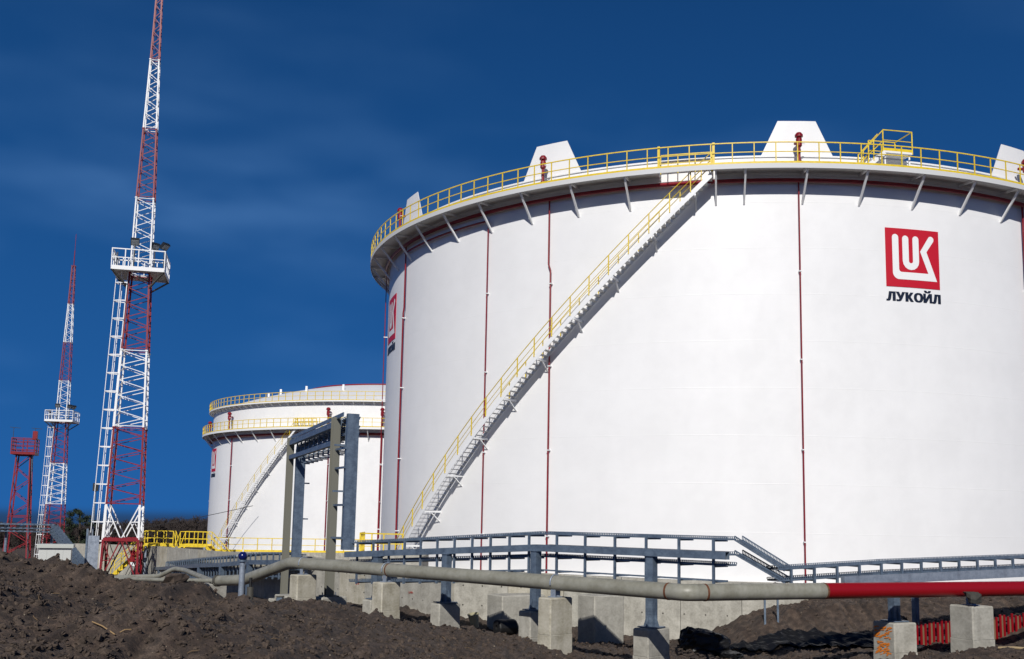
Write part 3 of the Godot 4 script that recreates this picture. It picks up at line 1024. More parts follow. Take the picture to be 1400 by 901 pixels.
# ---------------------------------------------------------------- concrete walls
func wall_run(called: String, label: String, pts: Array, thick: float, base: float, panel: float, group: String = "") -> Node3D:
	var t := thing(called, label, "wall", Vector3(pts[0].x, base, pts[0].z), 0.0, group)
	var mats := [M.concrete, M.concrete_grey, M.concrete, M.concrete_warm, M.concrete]
	var c := 0
	for k in pts.size() - 1:
		var a: Vector3 = pts[k]
		var b: Vector3 = pts[k + 1]
		var flat := Vector3(b.x - a.x, 0, b.z - a.z)
		var n := maxi(int(round(flat.length() / panel)), 1)
		var out := flat.normalized().cross(Vector3.UP)
		for i in n:
			var p := a.lerp(b, float(i) / n)
			var q := a.lerp(b, float(i + 1) / n)
			var g := flat.normalized() * 0.008
			var off := out * (0.008 * (c % 3) - 0.008)
			var st := begin()
			var hh := thick / 2
			var f := []
			for e in [p + g, q - g]:
				for s in [-1.0, 1.0]:
					f.append(Vector3(e.x, base, e.z) + out * s * hh + off)
					f.append(Vector3(e.x, e.y, e.z) + out * s * hh + off)
			quad(st, f[2], f[3], f[7], f[6])
			quad(st, f[4], f[5], f[1], f[0])
			quad(st, f[1], f[5], f[7], f[3])
			quad(st, f[0], f[1], f[3], f[2])
			quad(st, f[6], f[7], f[5], f[4])
			wpart(t, "panel", st, mats[(c * 7 + 3) % mats.size()])
			c += 1
	return t


func make_walls() -> void:
	var pts := [Vector3(19.0, 1.5, -34.6), Vector3(8.57, 1.48, -30.40), Vector3(-1.67, 1.63, -33.3), Vector3(-8.36, 1.62, -42.0), Vector3(-14.35, 1.39, -52.0), Vector3(-22.6, 1.18, -66.0), Vector3(-28.9, 1.11, -70.0)]
	var t := wall_run("concrete_wall", "long low cast concrete bund wall of grey panels behind the cable rack", pts, 0.3, -1.6, 1.9)
	# formwork tie holes and spray marks on the camera side
	for k in [2, 3]:
		var a: Vector3 = pts[k - 1]
		var b: Vector3 = pts[k]
		var flat := Vector3(b.x - a.x, 0, b.z - a.z)
		var out := flat.normalized().cross(Vector3.UP)
		if out.z < 0:
			out = -out
		var n := int(flat.length() / 0.62)
		for i in n:
			for y in [0.55, 1.15]:
				var p := a.lerp(b, (i + 0.5) / n)
				rod(t, "tie_hole", Vector3(p.x, y, p.z) + out * 0.14, Vector3(p.x, y, p.z) + out * 0.162, 0.022, M.dark_pipe)
	for m in [[Vector3(-3.1, 0.75, -35.2), 0.28, 0.07, "red_spray"], [Vector3(-5.3, 0.9, -38.0), 0.2, 0.22, "red_spray"], [Vector3(-4.3, 0.65, -36.75), 0.2, 0.16, "red_spray"], [Vector3(5.9, 1.18, -28.75), 0.22, 0.36, "orange_spray"]]:
		var a: Vector3 = pts[1] if m[0].x > -1.6 else pts[2]
		var b: Vector3 = pts[2] if m[0].x > -1.6 else pts[3]
		var fl := Vector3(b.x - a.x, 0, b.z - a.z).normalized()
		var out := fl.cross(Vector3.UP)
		if out.z < 0:
			out = -out
		var s: float = (m[0].x - a.x) / fl.x
		var p: Vector3 = Vector3(a.x, m[0].y, a.z) + fl * s + out * 0.165
		spray(t, p, out, m[1], m[2], M[m[3]])
	# far bund in front of the domed tank
	wall_run("concrete_wall", "far low concrete kerb wall carrying the yellow railing before the domed tank", [Vector3(-3.0, 0.62, -77.5), Vector3(-9.0, 0.6, -77.0), Vector3(-21.4, 0.56, -76.0), Vector3(-27.0, 0.5, -80.0)], 0.3, -2.5, 4.0)
	straight_railing("guardrail", "yellow guardrail on the far concrete kerb wall before the domed tank", [Vector3(-4.0, 0.62, -77.4), Vector3(-9.0, 0.6, -77.0), Vector3(-21.4, 0.56, -76.0)], 0.98, 1.0, 0.055, 0.14)
	# small landing at the foot of the stair
	straight_railing("guardrail", "yellow guardrail around the landing at the foot of the big tank's stair", [Vector3(-5.2, 1.42, -51.2), Vector3(-6.1, 1.42, -51.0), Vector3(-7.4, 1.42, -52.0), Vector3(-7.6, 1.42, -55.0)], 1.0, 0.8, 0.06, 0.1)
	var ld := thing("stair_landing", "concrete landing slab at the foot of the big tank's stair", "landing", Vector3(-6.0, -0.6, -53.0))
	part(ld, "slab", bevel_block(Vector3(3.6, 2.0, 4.2), 0.04), M.concrete, Transform3D(Basis(), Vector3(0, 0, 0)))


# soft-edged blot of spray paint built from short strokes
func spray(t: Node3D, p: Vector3, out: Vector3, w: float, h: float, m: Material) -> void:
	var side := Vector3.UP.cross(out).normalized()
	var st := begin()
	for k in 46:
		var u := (rng.randf() - 0.5) * w
		var v := (rng.randf() - 0.5) * h
		var c := p + side * u + Vector3.UP * v + out * (0.0002 * k)
		var a := rng.randf() * 0.5
		var dx := (side * cos(a) + Vector3.UP * sin(a)) * w * rng.randf_range(0.05, 0.15)
		var dy := (Vector3.UP * cos(a) - side * sin(a)) * h * rng.randf_range(0.025, 0.06)
		quad(st, c - dx - dy, c - dx * 0.8 + dy, c + dx + dy * 0.7, c + dx * 0.9 - dy)
	wpart(t, "spray_mark", st, m)


func straight_railing(called: String, label: String, pts: Array, h: float, step: float, thick: float, toe: float) -> Node3D:
	var t := thing(called, label, "railing", pts[0])
	for k in pts.size() - 1:
		var a: Vector3 = pts[k]
		var b: Vector3 = pts[k + 1]
		bar(t, "top_rail", a + Vector3.UP * h, b + Vector3.UP * h, thick, thick, M.yellow_paint)
		bar(t, "middle_rail", a + Vector3.UP * h * 0.52, b + Vector3.UP * h * 0.52, thick * 0.8, thick * 0.8, M.yellow_paint)
		bar(t, "toe_board", a + Vector3.UP * toe * 0.55, b + Vector3.UP * toe * 0.55, 0.015, toe, M.yellow_paint)
		var n := maxi(int(round(a.distance_to(b) / step)), 1)
		for i in n + 1:
			if i == 0 and k > 0:
				continue
			var p := a.lerp(b, float(i) / n)
			bar(t, "post", p, p + Vector3.UP * h, thick, thick, M.yellow_paint)
	return t


# ---------------------------------------------------------------- cable racks
# one perforated cable tray between two points; side is the direction across it
func tray(t: Node3D, a: Vector3, b: Vector3, side: Vector3, w: float, h: float, pitch: float, m: Material) -> void:
	var st := begin()
	var d := (b - a).normalized()
	var up := d.cross(side).normalized()
	if up.y < -0.01:
		up = -up
	var s := side.normalized()
	add_bar(st, a + s * w / 2, b + s * w / 2, w, 0.012, up)
	for e in [0.0, 1.0]:
		var o: Vector3 = s * w * e
		for y in [h * 0.2, h * 0.94]:
			add_bar(st, a + o + up * y, b + o + up * y, 0.008, h * (0.4 if y < h * 0.5 else 0.14), up)
		var n := int(a.distance_to(b) / pitch)
		for i in n + 1:
			var p := a.lerp(b, float(i) / maxi(n, 1)) + o
			add_bar(st, p + up * h * 0.4, p + up * h * 0.88, 0.007, pitch * 0.5, d)
	wpart(t, "cable_tray", st, m)


func rack_post(t: Node3D, foot: Vector3, top: float, p: Vector3, q: Vector3, w: float) -> void:
	var g := group_part(t, "post")
	bar(g, "column", foot, Vector3(foot.x, top, foot.z), w, w, M.blue_steel, q)
	bar(g, "head_plate", Vector3(foot.x, top - 0.005, foot.z), Vector3(foot.x, top + 0.02, foot.z), w * 1.3, w * 1.3, M.blue_steel, q)
	bar(g, "base_plate", foot, foot + Vector3.UP * 0.025, w * 2.3, w * 2.3, M.blue_steel, q)
	for s in [p, -p, q, -q]:
		var st := begin()
		var c: Vector3 = s.cross(Vector3.UP).normalized() * 0.008
		var v := [foot + s * w * 0.5 + Vector3.UP * 0.025, foot + s * w * 1.08 + Vector3.UP * 0.025, foot + s * w * 0.5 + Vector3.UP * 0.34]
		for tri in [[v[0] + c, v[2] + c, v[1] + c], [v[0] - c, v[1] - c, v[2] - c]]:
			for x in tri:
				st.add_vertex(x)
		quad(st, v[1] + c, v[2] + c, v[2] - c, v[1] - c)
		wpart(g, "gusset", st, M.blue_steel)


# hangers with cantilever arms along the beam, and trays on the arms
func rack_run(t: Node3D, pts: Array, levels: Array, trays: Array, hanger_top: float, hanger_low: float, step: float, arm: float, first: float, m: Material, fine: float) -> void:
	for k in pts.size() - 1:
		var a: Vector3 = pts[k]
		var b: Vector3 = pts[k + 1]
		var p := Vector3(b.x - a.x, 0, b.z - a.z).normalized()
		var q := Vector3.UP.cross(p).normalized()
		if q.z > 0:
			q = -q
		var n := maxi(int(round(a.distance_to(b) / step)), 1)
		for i in n:
			var c := a.lerp(b, (i + first) / n) + q * 0.11
			bar(t, "hanger", c + Vector3.UP * hanger_low, c + Vector3.UP * hanger_top, 0.05, 0.05, m, p)
			for y in levels:
				bar(t, "arm", c + Vector3.UP * y + q * 0.02, c + Vector3.UP * y + q * arm, 0.035, 0.04, m)
		for y in [-0.56, -0.8]:
			if levels.has(y):
				bar(t, "cable_rail", a + Vector3.UP * (y + 0.03) + q * 0.16, b + Vector3.UP * (y + 0.03) + q * 0.16, 0.04, 0.035, m)
		for y in trays:
			tray(t, a + Vector3.UP * (y + 0.022) + q * 0.14, b + Vector3.UP * (y + 0.022) + q * 0.14, q, arm - 0.16, 0.075, fine, m)


func make_racks() -> void:
	# main rack beside the pipe: level, then falling away towards the portal
	var e0 := Vector3(4.56, 2.55, -21.85)
	var r1 := Vector3(0.66, 2.55, -25.4)
	var r3 := Vector3(-3.66, 2.20, -29.4)
	var r4 := Vector3(-4.72, 2.12, -30.5)
	var t := thing("cable_rack", "blue grey steel cable rack on posts running beside the pipe to the portal", "cable rack", Vector3(3.16, 0.93, -23.2))
	var p := Vector3(0.737, 0, 0.676)
	var q := Vector3(0.676, 0, -0.737)
	var bt := begin()
	# square tube with an open end
	for s in [[0.076, 0.0, 0.008, 0.16], [-0.076, 0.0, 0.008, 0.16], [0.0, 0.076, 0.16, 0.008], [0.0, -0.076, 0.16, 0.008]]:
		var o: Vector3 = q * s[0] + Vector3.UP * s[1]
		add_bar(bt, r1 + o, e0 + o, s[2], s[3])
	wpart(t, "beam", bt, M.blue_steel)
	bar(t, "beam_lining", e0 - p * 0.35, e0 - p * 0.08, 0.14, 0.14, M.rust_inside)
	bar(t, "beam", r4, r1, 0.16, 0.16, M.blue_steel)
	for f in [Vector3(3.16, 0.93, -23.2), Vector3(0.66, 1.07, -25.4), Vector3(-1.62, 1.04, -27.5), Vector3(-3.66, 0.95, -29.4)]:
		var yb := 2.47 if f.x > 0 else lerpf(2.47, 2.12, (0.66 - f.x) / 4.32)
		rack_post(t, f, yb, p, q, 0.19)
	rack_run(t, [e0 - p * 0.1, r1], [0.3, -0.02, -0.24, -0.56, -0.8], [0.3, -0.02, -0.24], 0.36, -0.84, 0.85, 0.56, 0.35, M.blue_steel, 0.05)
	rack_run(t, [r1, r3, r4], [0.3, -0.02, -0.24, -0.56, -0.8], [0.3, -0.02, -0.24, -0.8], 0.36, -0.84, 0.64, 0.56, 0.5, M.blue_steel, 0.08)
	# rack past the bend, on the earth bank, with the sloping ladder trays that join it
	var a := Vector3(6.0, 1.92, -23.0)
	var b := Vector3(8.87, 2.08, -24.05)
	var c := Vector3(12.79, 2.2, -25.95)
	var d := Vector3(17.0, 2.33, -28.0)
	var t2 := thing("cable_rack", "steel cable rack on the earth bank behind the red pipe with sloping ladder trays", "cable rack", Vector3(8.83, 1.08, -24.1))
	var p2 := (c - b).normalized()
	var q2 := Vector3.UP.cross(Vector3(p2.x, 0, p2.z)).normalized()
	if q2.z > 0:
		q2 = -q2
	for s in [[b - (c - b).normalized() * 1.6, b], [b, c], [c, d]]:
		bar(t2, "beam", s[0] + Vector3.DOWN * 0.04, s[1] + Vector3.DOWN * 0.04, 0.12, 0.2, M.galvanised_steel)
	rack_run(t2, [a, b, c, d], [0.28, 0.03], [0.28, 0.03], 0.32, -0.14, 0.66, 0.6, 0.5, M.blue_steel, 0.05)
	rack_post(t2, Vector3(8.83, 1.08, -24.1), 1.96, p2, q2, 0.19)
	bar(t2, "post", Vector3(10.4, 0.5, -26.9), Vector3(10.4, 1.95, -26.9), 0.13, 0.13, M.blue_steel, q2)
	bar(t2, "post", Vector3(14.6, 0.6, -26.85), Vector3(14.6, 2.1, -26.85), 0.19, 0.19, M.blue_steel, q2)
	bar(t2, "post", Vector3(6.97, 0.2, -28.6), Vector3(6.97, 1.6, -28.6), 0.05, 0.05, M.blue_steel)
	bar(t2, "post", Vector3(7.32, 0.3, -28.6), Vector3(7.32, 1.6, -28.6), 0.05, 0.05, M.blue_steel)
	for lv in [[0.0, 0.0], [-0.31, 0.02]]:
		var u: Vector3 = Vector3(4.95, 2.86 + lv[0], -22.95)
		var v: Vector3 = Vector3(6.1, 2.2 + lv[0] * 0.85, -23.2)
		var dd := (v - u).normalized()
		var sd := Vector3(0.5, 0, -0.86)
		for s in [0.0, 0.55]:
			var sl := begin()
			for e in [0.0, 0.085]:
				add_bar(sl, u + sd * s + Vector3.UP * e, v + sd * s + Vector3.UP * e, 0.014, 0.028)
			for i in 34:
				var w: Vector3 = u.lerp(v, i / 33.0) + sd * s
				add_bar(sl, w, w + Vector3.UP * 0.085, 0.012, 0.014, dd)
			wpart(t2, "ladder_side", sl, M.blue_steel)
		var n := 30
		for i in n:
			var e := u.lerp(v, (i + 0.5) / n)
			bar(t2, "ladder_rung", e, e + sd * 0.55, 0.03, 0.02, M.blue_steel)
	# rack beyond the portal, dropping down the yard
	var L := [Vector3(-8.57, 1.42, -40.50), Vector3(-10.72, 1.27, -43.50), Vector3(-12.82, 0.98, -47.00), Vector3(-14.97, 0.73, -51.00), Vector3(-16.76, 0.49, -54.50), Vector3(-18.75, 0.22, -58.50), Vector3(-20.73, -0.04, -62.50), Vector3(-22.84, -0.31, -66.50)]
	var t3 := thing("cable_rack", "low steel cable rack running on beyond the portal towards the yellow steps", "cable rack", Vector3(-10.72, -0.3, -43.50))
	for k in L.size() - 1:
		bar(t3, "beam", L[k], L[k + 1], 0.16, 0.18, M.blue_steel)
	for k in range(1, L.size()):
		var e: Vector3 = L[k]
		bar(t3, "post", Vector3(e.x, gy(e.x, -e.z) - 0.15, e.z), e + Vector3.DOWN * 0.09, 0.2, 0.2, M.blue_steel, Vector3(0.8, 0, -0.6))
	rack_run(t3, L, [0.3, -0.02, -0.3, -0.6], [0.3, -0.02, -0.3, -0.6], 0.36, -0.66, 0.6, 0.6, 0.5, M.blue_steel, 0.3)
	bar(t3, "brace", Vector3(-20.6, 1.15, -64.9), Vector3(-18.8, 0.2, -61.5), 0.12, 0.12, M.galvanised_steel)


func make_portal() -> void:
	var c1 := Vector3(-5.350, 0.868, -31.504)
	var c2 := Vector3(-8.536, 0.120, -40.128)
	var t := thing("cable_portal", "tall steel portal lifting the cable trays over the road on two olive columns", "portal", c1)
	var n := Vector3(0.42, 0, 0.907)
	var s := Vector3(0.907, 0, -0.42)
	for c in [c1, c2]:
		var g := group_part(t, "column")
		for e in [-1.0, 1.0]:
			bar(g, "flange", c + n * 0.13 * e, Vector3(c.x, 6.21, c.z) + n * 0.13 * e, 0.23, 0.02, M.column_primer, n)
		bar(g, "web", c, Vector3(c.x, 6.21, c.z), 0.012, 0.242, M.shaded_web, n)
		bar(g, "base_plate", c - Vector3.UP * 0.03, c + Vector3.UP * 0.005, 0.5, 0.5, M.column_primer, n)
		for e in [-1.0, 1.0]:
			bar(g, "anchor_bolt", c + s * 0.2 * e, c + s * 0.2 * e + Vector3.UP * 0.09, 0.03, 0.03, M.galvanised_steel)
	var d := Vector3(c1.x - c2.x, 0, c1.z - c2.z).normalized()
	var q := Vector3.UP.cross(d).normalized()
	if q.z > 0:
		q = -q
	var a := Vector3(c2.x, 0, c2.z)
	var b := Vector3(c1.x, 0, c1.z)
	var far := b + d * 1.15
	for y in [[6.00, 0.18], [5.44, 0.15]]:
		bar(t, "beam", a + Vector3.UP * y[0] - d * 0.15, b + Vector3.UP * y[0] - d * 0.15, 0.16, y[1], M.blue_steel)
	var len := (far - a).length()
	var cnt := int(len / 0.95)
	for i in cnt:
		var p := a + d * (0.4 + (len - 0.9) * i / cnt) + q * 0.2
		bar(t, "hanger", p + Vector3.UP * 5.19, p + Vector3.UP * 6.17, 0.05, 0.05, M.blue_steel, d)
		for y in [6.1, 5.84, 5.62, 5.4, 5.21]:
			bar(t, "arm", p + Vector3.UP * y, p + Vector3.UP * y + q * 0.5, 0.04, 0.045, M.blue_steel)
	for y in [6.15, 5.88, 5.66]:
		tray(t, a + Vector3.UP * y + q * 0.24, far - d * 0.7 + Vector3.UP * y + q * 0.24, q, 0.4, 0.08, 0.3, M.blue_steel)
	bar(t, "edge_rail", a + Vector3.UP * 6.21, far + Vector3.UP * 6.21, 0.03, 0.12, M.blue_steel)
	# vertical trays at both ends: broad faces with side flanges
	for v in [[far + q * 0.3, 2.25, 6.24, -0.5, 0.18], [a - d * 0.1 + q * 0.3 + d * 0.9, 1.4, 5.84, -0.1, 0.4]]:
		var o: Vector3 = v[0]
		var g := group_part(t, "riser_tray")
		var fs := s
		bar(g, "tray_back", o + Vector3.UP * v[1] + n * 0.0, o + Vector3.UP * v[2], 0.012, 0.34, M.blue_steel, fs)
		for e in [-1.0, 1.0]:
			bar(g, "tray_flange", o + Vector3.UP * v[1] + fs * 0.17 * e - n * 0.07, o + Vector3.UP * v[2] + fs * 0.17 * e - n * 0.07, 0.15, 0.012, M.blue_steel, fs)
		bar(g, "tray_back", o + Vector3.UP * v[1] - n * 0.3, o + Vector3.UP * (v[2] - 0.1) - n * 0.3, 0.012, 0.3, M.blue_steel, fs)
		var y: float = v[1] + 0.35
		while y < v[2] - 0.3:
			bar(g, "tray_arm", o + Vector3.UP * y + fs * v[3] - n * 0.16, o + Vector3.UP * y + fs * v[4] - n * 0.16, 0.05, 0.05, M.blue_steel)
			y += 1.35
	# cross bars from the near column to its vertical tray
	for y in [2.58, 3.55, 4.65, 5.22]:
		bar(t, "cross_bar", b + Vector3.UP * y, far + q * 0.1 + Vector3.UP * y, 0.06, 0.06, M.blue_steel)


# ---------------------------------------------------------------- pipes and pedestals
const PIPE := [
	Vector3(-9.569, 1.037, -34.711), Vector3(-8.395, 1.161, -33.475), Vector3(-6.386, 1.846, -30.849), Vector3(3.523, 1.846, -20.806), Vector3(7.004, 1.846, -22.197), Vector3(16.480, 1.846, -26.368),
]


func make_pipeline() -> void:
	var t := thing("pipeline", "thick olive grey pipeline on concrete pedestals, turning red past its bend", "pipe", Vector3(-0.93, 1.7, -24.6))
	var rad := 0.168
	var pts := rounded(PIPE.slice(0, 4), 0.5, 5)
	var seam := PIPE[3] + (PIPE[2] - PIPE[3]).normalized() * 0.42
	var a: Vector3 = PIPE[2].lerp(PIPE[3], 0.33)
	var st := begin()
	var left := rounded([PIPE[0], PIPE[1], PIPE[2], a], 0.22, 4)
	tube(st, left, rad, 24)
	wpart(t, "pipe_length", st, M.pipe_primer)
	st = begin()
	tube(st, [a, seam], rad, 24)
	wpart(t, "pipe_length", st, M.pipe_primer)
	var seam2: Vector3 = PIPE[3] + (PIPE[4] - PIPE[3]).normalized() * 0.42
	st = begin()
	tube(st, rounded([seam, PIPE[3], seam2], 0.4, 10), rad, 24)
	wpart(t, "elbow", st, M.pipe_primer)
	var join: Vector3 = PIPE[3].lerp(PIPE[4], 0.0) + (PIPE[5] - PIPE[4]).normalized() * 3.42
	join.y = PIPE[4].y
	var dir: Vector3 = (PIPE[5] - PIPE[4]).normalized()
	st = begin()
	tube(st, [seam2, join], rad, 24)
	wpart(t, "pipe_length", st, M.pipe_primer)
	st = begin()
	tube(st, [join, join + dir * 11.0], rad, 24)
	var redp := wpart(t, "pipe_length", st, M.bright_red_paint)
	redp.set_meta("label", "pipe length painted bright red")
	for w in [[a, PIPE[3] - PIPE[2]], [seam, PIPE[3] - PIPE[2]], [seam2, PIPE[4] - PIPE[3]], [join, dir]]:
		var d: Vector3 = (w[1] as Vector3).normalized()
		rod(t, "weld_seam", w[0] - d * 0.022, w[0] + d * 0.022, rad + 0.006, M.rust_weld, true)
	# the smaller pipe that runs on to the mast, with a flange where it starts
	var t2 := thing("pipeline", "thin pale pipe running low across the yard before the near mast", "pipe", Vector3(-12.0, 0.5, -36.0))
	st = begin()
	tube(st, [Vector3(-9.57, 1.04, -34.7), Vector3(-12.2, 0.90, -36.8), Vector3(-16.6, 0.66, -41.2)], 0.07, 14)
	wpart(t2, "pipe_length", st, M.pipe_primer)
	rod(t2, "flange", Vector3(-9.53, 1.04, -34.67), Vector3(-9.62, 1.035, -34.74), 0.19, M.dark_pipe, true)
	for e in [Vector3(-11.2, 0.95, -36.0), Vector3(-14.2, 0.8, -38.7), Vector3(-16.3, 0.68, -40.9)]:
		bar(t2, "support_post", Vector3(e.x, gy(e.x, -e.z) - 0.3, e.z), e + Vector3.DOWN * 0.07, 0.09, 0.09, M.dark_pipe)
	# the second pipe with its raised loop behind
	var t3 := thing("pipeline", "grey pipe with a raised loop passing behind the soil mound", "pipe", Vector3(-12.6, 0.6, -40.0))
	st = begin()
	tube(st, rounded([Vector3(-9.6, 0.98, -34.6), Vector3(-12.1, 1.1, -39.4), Vector3(-12.8, 1.12, -40.3), Vector3(-13.6, 0.78, -41.0), Vector3(-17.0, 0.5, -43.5)], 0.25, 4), 0.09, 16)
	wpart(t3, "pipe_length", st, M.pipe_primer)
	for e in [Vector3(-11.0, 1.0, -37.3), Vector3(-14.8, 0.66, -41.9)]:
		bar(t3, "support_post", Vector3(e.x, gy(e.x, -e.z) - 0.3, e.z), e + Vector3.DOWN * 0.1, 0.1, 0.1, M.dark_pipe)


func pedestal(label: String, at: Vector3, top: float, sx: float, sz: float, yaw: float, m: Material) -> Node3D:
	var base := gy(at.x, -at.z) - 0.5
	var t := thing("concrete_pedestal", label, "pedestal", Vector3(at.x, base, at.z))
	var cut := (top - base) * 0.52 if top - base > 1.2 else 0.0
	if cut > 0.0:
		part(t, "lower_lift", bevel_block(Vector3(sx, cut, sz), 0.014), m, Transform3D(Basis(Vector3.UP, yaw + 0.006), Vector3.ZERO))
	part(t, "upper_lift" if cut > 0.0 else "plinth", bevel_block(Vector3(sx - 0.008, top - base - cut, sz + 0.006), 0.03), m, Transform3D(Basis(Vector3.UP, yaw), Vector3(0, cut + (0.002 if cut > 0.0 else 0.0), 0)))
	return t


func saddle(t: Node3D, at: Vector3, top: float, yaw: float, strap: bool = true) -> void:
	# steel shoe between plinth and pipe: base plate, two cheeks, clamp
	var b := Basis(Vector3.UP, yaw)
	block(t, "shoe_plate", Vector3(at.x, top + 0.01, at.z), Vector3(0.22, 0.02, 0.26), yaw, M.galvanised_steel)
	for s in [-1.0, 1.0]:
		block(t, "shoe_cheek", Vector3(at.x, (top + 1.72) / 2 + 0.02, at.z) + b * Vector3(0, 0, 0.075 * s), Vector3(0.14, 1.76 - top, 0.015), yaw, M.galvanised_steel)
	if not strap:
		return
	var st := begin()
	var pts := []
	for k in 13:
		var a := -0.25 + (PI + 0.5) * k / 12.0
		pts.append(Vector3(at.x, 1.846, at.z) + b * Vector3(0, sin(a) * 0.182, cos(a) * 0.182))
	tube(st, pts, 0.018, 6)
	wpart(t, "pipe_clamp", st, M.galvanised_steel)


func make_pedestals() -> void:
	var y1 := atan2(0.702, 0.712)          # along the left pipe: local x axis along the pipe
	var yaw_left := PI / 2 - y1 + PI
	yaw_left = atan2(-(-29.95 + 20.2), 3.42 + 6.2) * -1.0
	var yaw_right := atan2(-(-25.6 + 21.55), 16.0 - 6.8)
	var yl := yaw_left
	var yr := yaw_right
	var pl := [
		[Vector3(-5.92, 0, -30.39), "concrete pipe pedestal half buried in soil where the pipe dips", 0.42, 0.66],
		[Vector3(-3.19, 0, -27.60), "weathered concrete pipe pedestal by the striped tray shadow", 0.44, 0.62],
		[Vector3(1.05, 0, -23.31), "tall free-standing concrete pipe pedestal between two rack posts", 0.40, 0.72],
	]
	for e in pl:
		var t := pedestal(e[1], e[0], 1.53, e[2], e[3], yl, M.concrete_warm)
		saddle(t, e[0], 1.53, yl)
	var p4 := Vector3(10.42, 0, -23.70)
	var t4 := pedestal("concrete pedestal with a rough stone lump on top under the red pipe", p4, 1.50, 0.66, 0.66, yr, M.concrete)
	saddle(t4, p4, 1.50, yr, false)
	var rk := [
		[Vector3(3.16, 0, -23.2), 0.92, 0.44, 0.78, "concrete rack pedestal beside the black film bundle, crossed by shadow"],
		[Vector3(0.66, 0, -25.4), 1.06, 0.42, 0.74, "concrete rack pedestal behind the tall free-standing pipe pedestal"],
		[Vector3(-1.62, 0, -27.5), 1.03, 0.38, 0.74, "concrete rack pedestal standing before the bund wall near the bucket"],
		[Vector3(-3.66, 0, -29.4), 0.94, 0.4, 0.7, "concrete rack pedestal hidden behind the weathered pipe pedestal"],
	]
	for e in rk:
		pedestal(e[4], e[0], e[1], e[2], e[3], yl, M.concrete)
	var g := pedestal("concrete pedestal sprayed with orange paint under the red pipe", Vector3(8.83, 0, -24.1), 1.07, 0.68, 0.68, yr, M.concrete)
	var out := Basis(Vector3.UP, yr) * Vector3(-1, 0, 0)
	var pos := Vector3(8.83, 0.78, -24.1) + out * 0.345
	spray(g, pos + Vector3.UP * 0.06, out, 0.5, 0.26, M.orange_spray)
	spray(g, pos + Vector3.DOWN * 0.3, out, 0.45, 0.3, M.orange_spray)
	pedestal("concrete footing under the near olive portal column", Vector3(-5.35, 0, -31.50), 0.84, 0.62, 0.9, yl, M.concrete)
	pedestal("concrete footing under the far olive portal column", Vector3(-8.54, 0, -40.13), 0.09, 0.7, 0.9, yl, M.concrete)
	# valve boxes and cast blocks against the wall
	for e in [[Vector3(0.25, -0.6, -31.35), Vector3(1.5, 1.62, 0.9), -0.54, "low concrete valve chamber against the bund wall"], [Vector3(2.55, -0.6, -28.9), Vector3(1.0, 1.82, 0.8), -0.54, "upright concrete block beside the tall pipe pedestal, cut by shadow"], [Vector3(-7.2, -0.6, -35.2), Vector3(0.9, 1.2, 0.8), -0.7, "small concrete footing behind the capped valve post"], [Vector3(-11.0, -0.8, -37.6), Vector3(1.6, 1.55, 1.0), -0.8, "rounded-off concrete block under the thin pipe"]]:
		var t := thing("concrete_block", e[3], "concrete block", e[0])
		part(t, "cast_block", bevel_block(e[1], 0.03), M.concrete, Transform3D(Basis(Vector3.UP, -e[2]), Vector3.ZERO))


# ---------------------------------------------------------------- masts
func lattice(t: Node3D, called: String, y0: float, y1: float, w0: float, w1: float, panels: int, leg: float, br: float, m: Material) -> void:
	var g := group_part(t, called)
	var at := func(k: int, y: float) -> Vector3:
		var f := (y - y0) / (y1 - y0)
		var h := lerpf(w0, w1, f) / 2
		return Vector3(h if k == 1 or k == 2 else -h, y, h if k < 2 else -h)
	for k in 4:
		bar(g, "leg", at.call(k, y0), at.call(k, y1), leg, leg, m)
		part(g, "flange", BOX, m, Transform3D(Basis.from_scale(Vector3(leg * 1.7, 0.06, leg * 1.7)), at.call(k, y1 - 0.05)))
		var j := (k + 1) % 4
		bar(g, "girt", at.call(k, y1 - 0.06), at.call(j, y1 - 0.06), br, br, m)
		bar(g, "girt", at.call(k, y0 + 0.06), at.call(j, y0 + 0.06), br, br, m)
		for i in panels:
			var ya := lerpf(y0 + 0.08, y1 - 0.08, float(i) / panels)
			var yb := lerpf(y0 + 0.08, y1 - 0.08, float(i + 1) / panels)
			if (i + (1 if k == 1 or k == 2 else 0)) % 2 == 0:
				bar(g, "brace", at.call(k, ya), at.call(j, yb), br, br, m)
			else:
				bar(g, "brace", at.call(j, ya), at.call(k, yb), br, br, m)


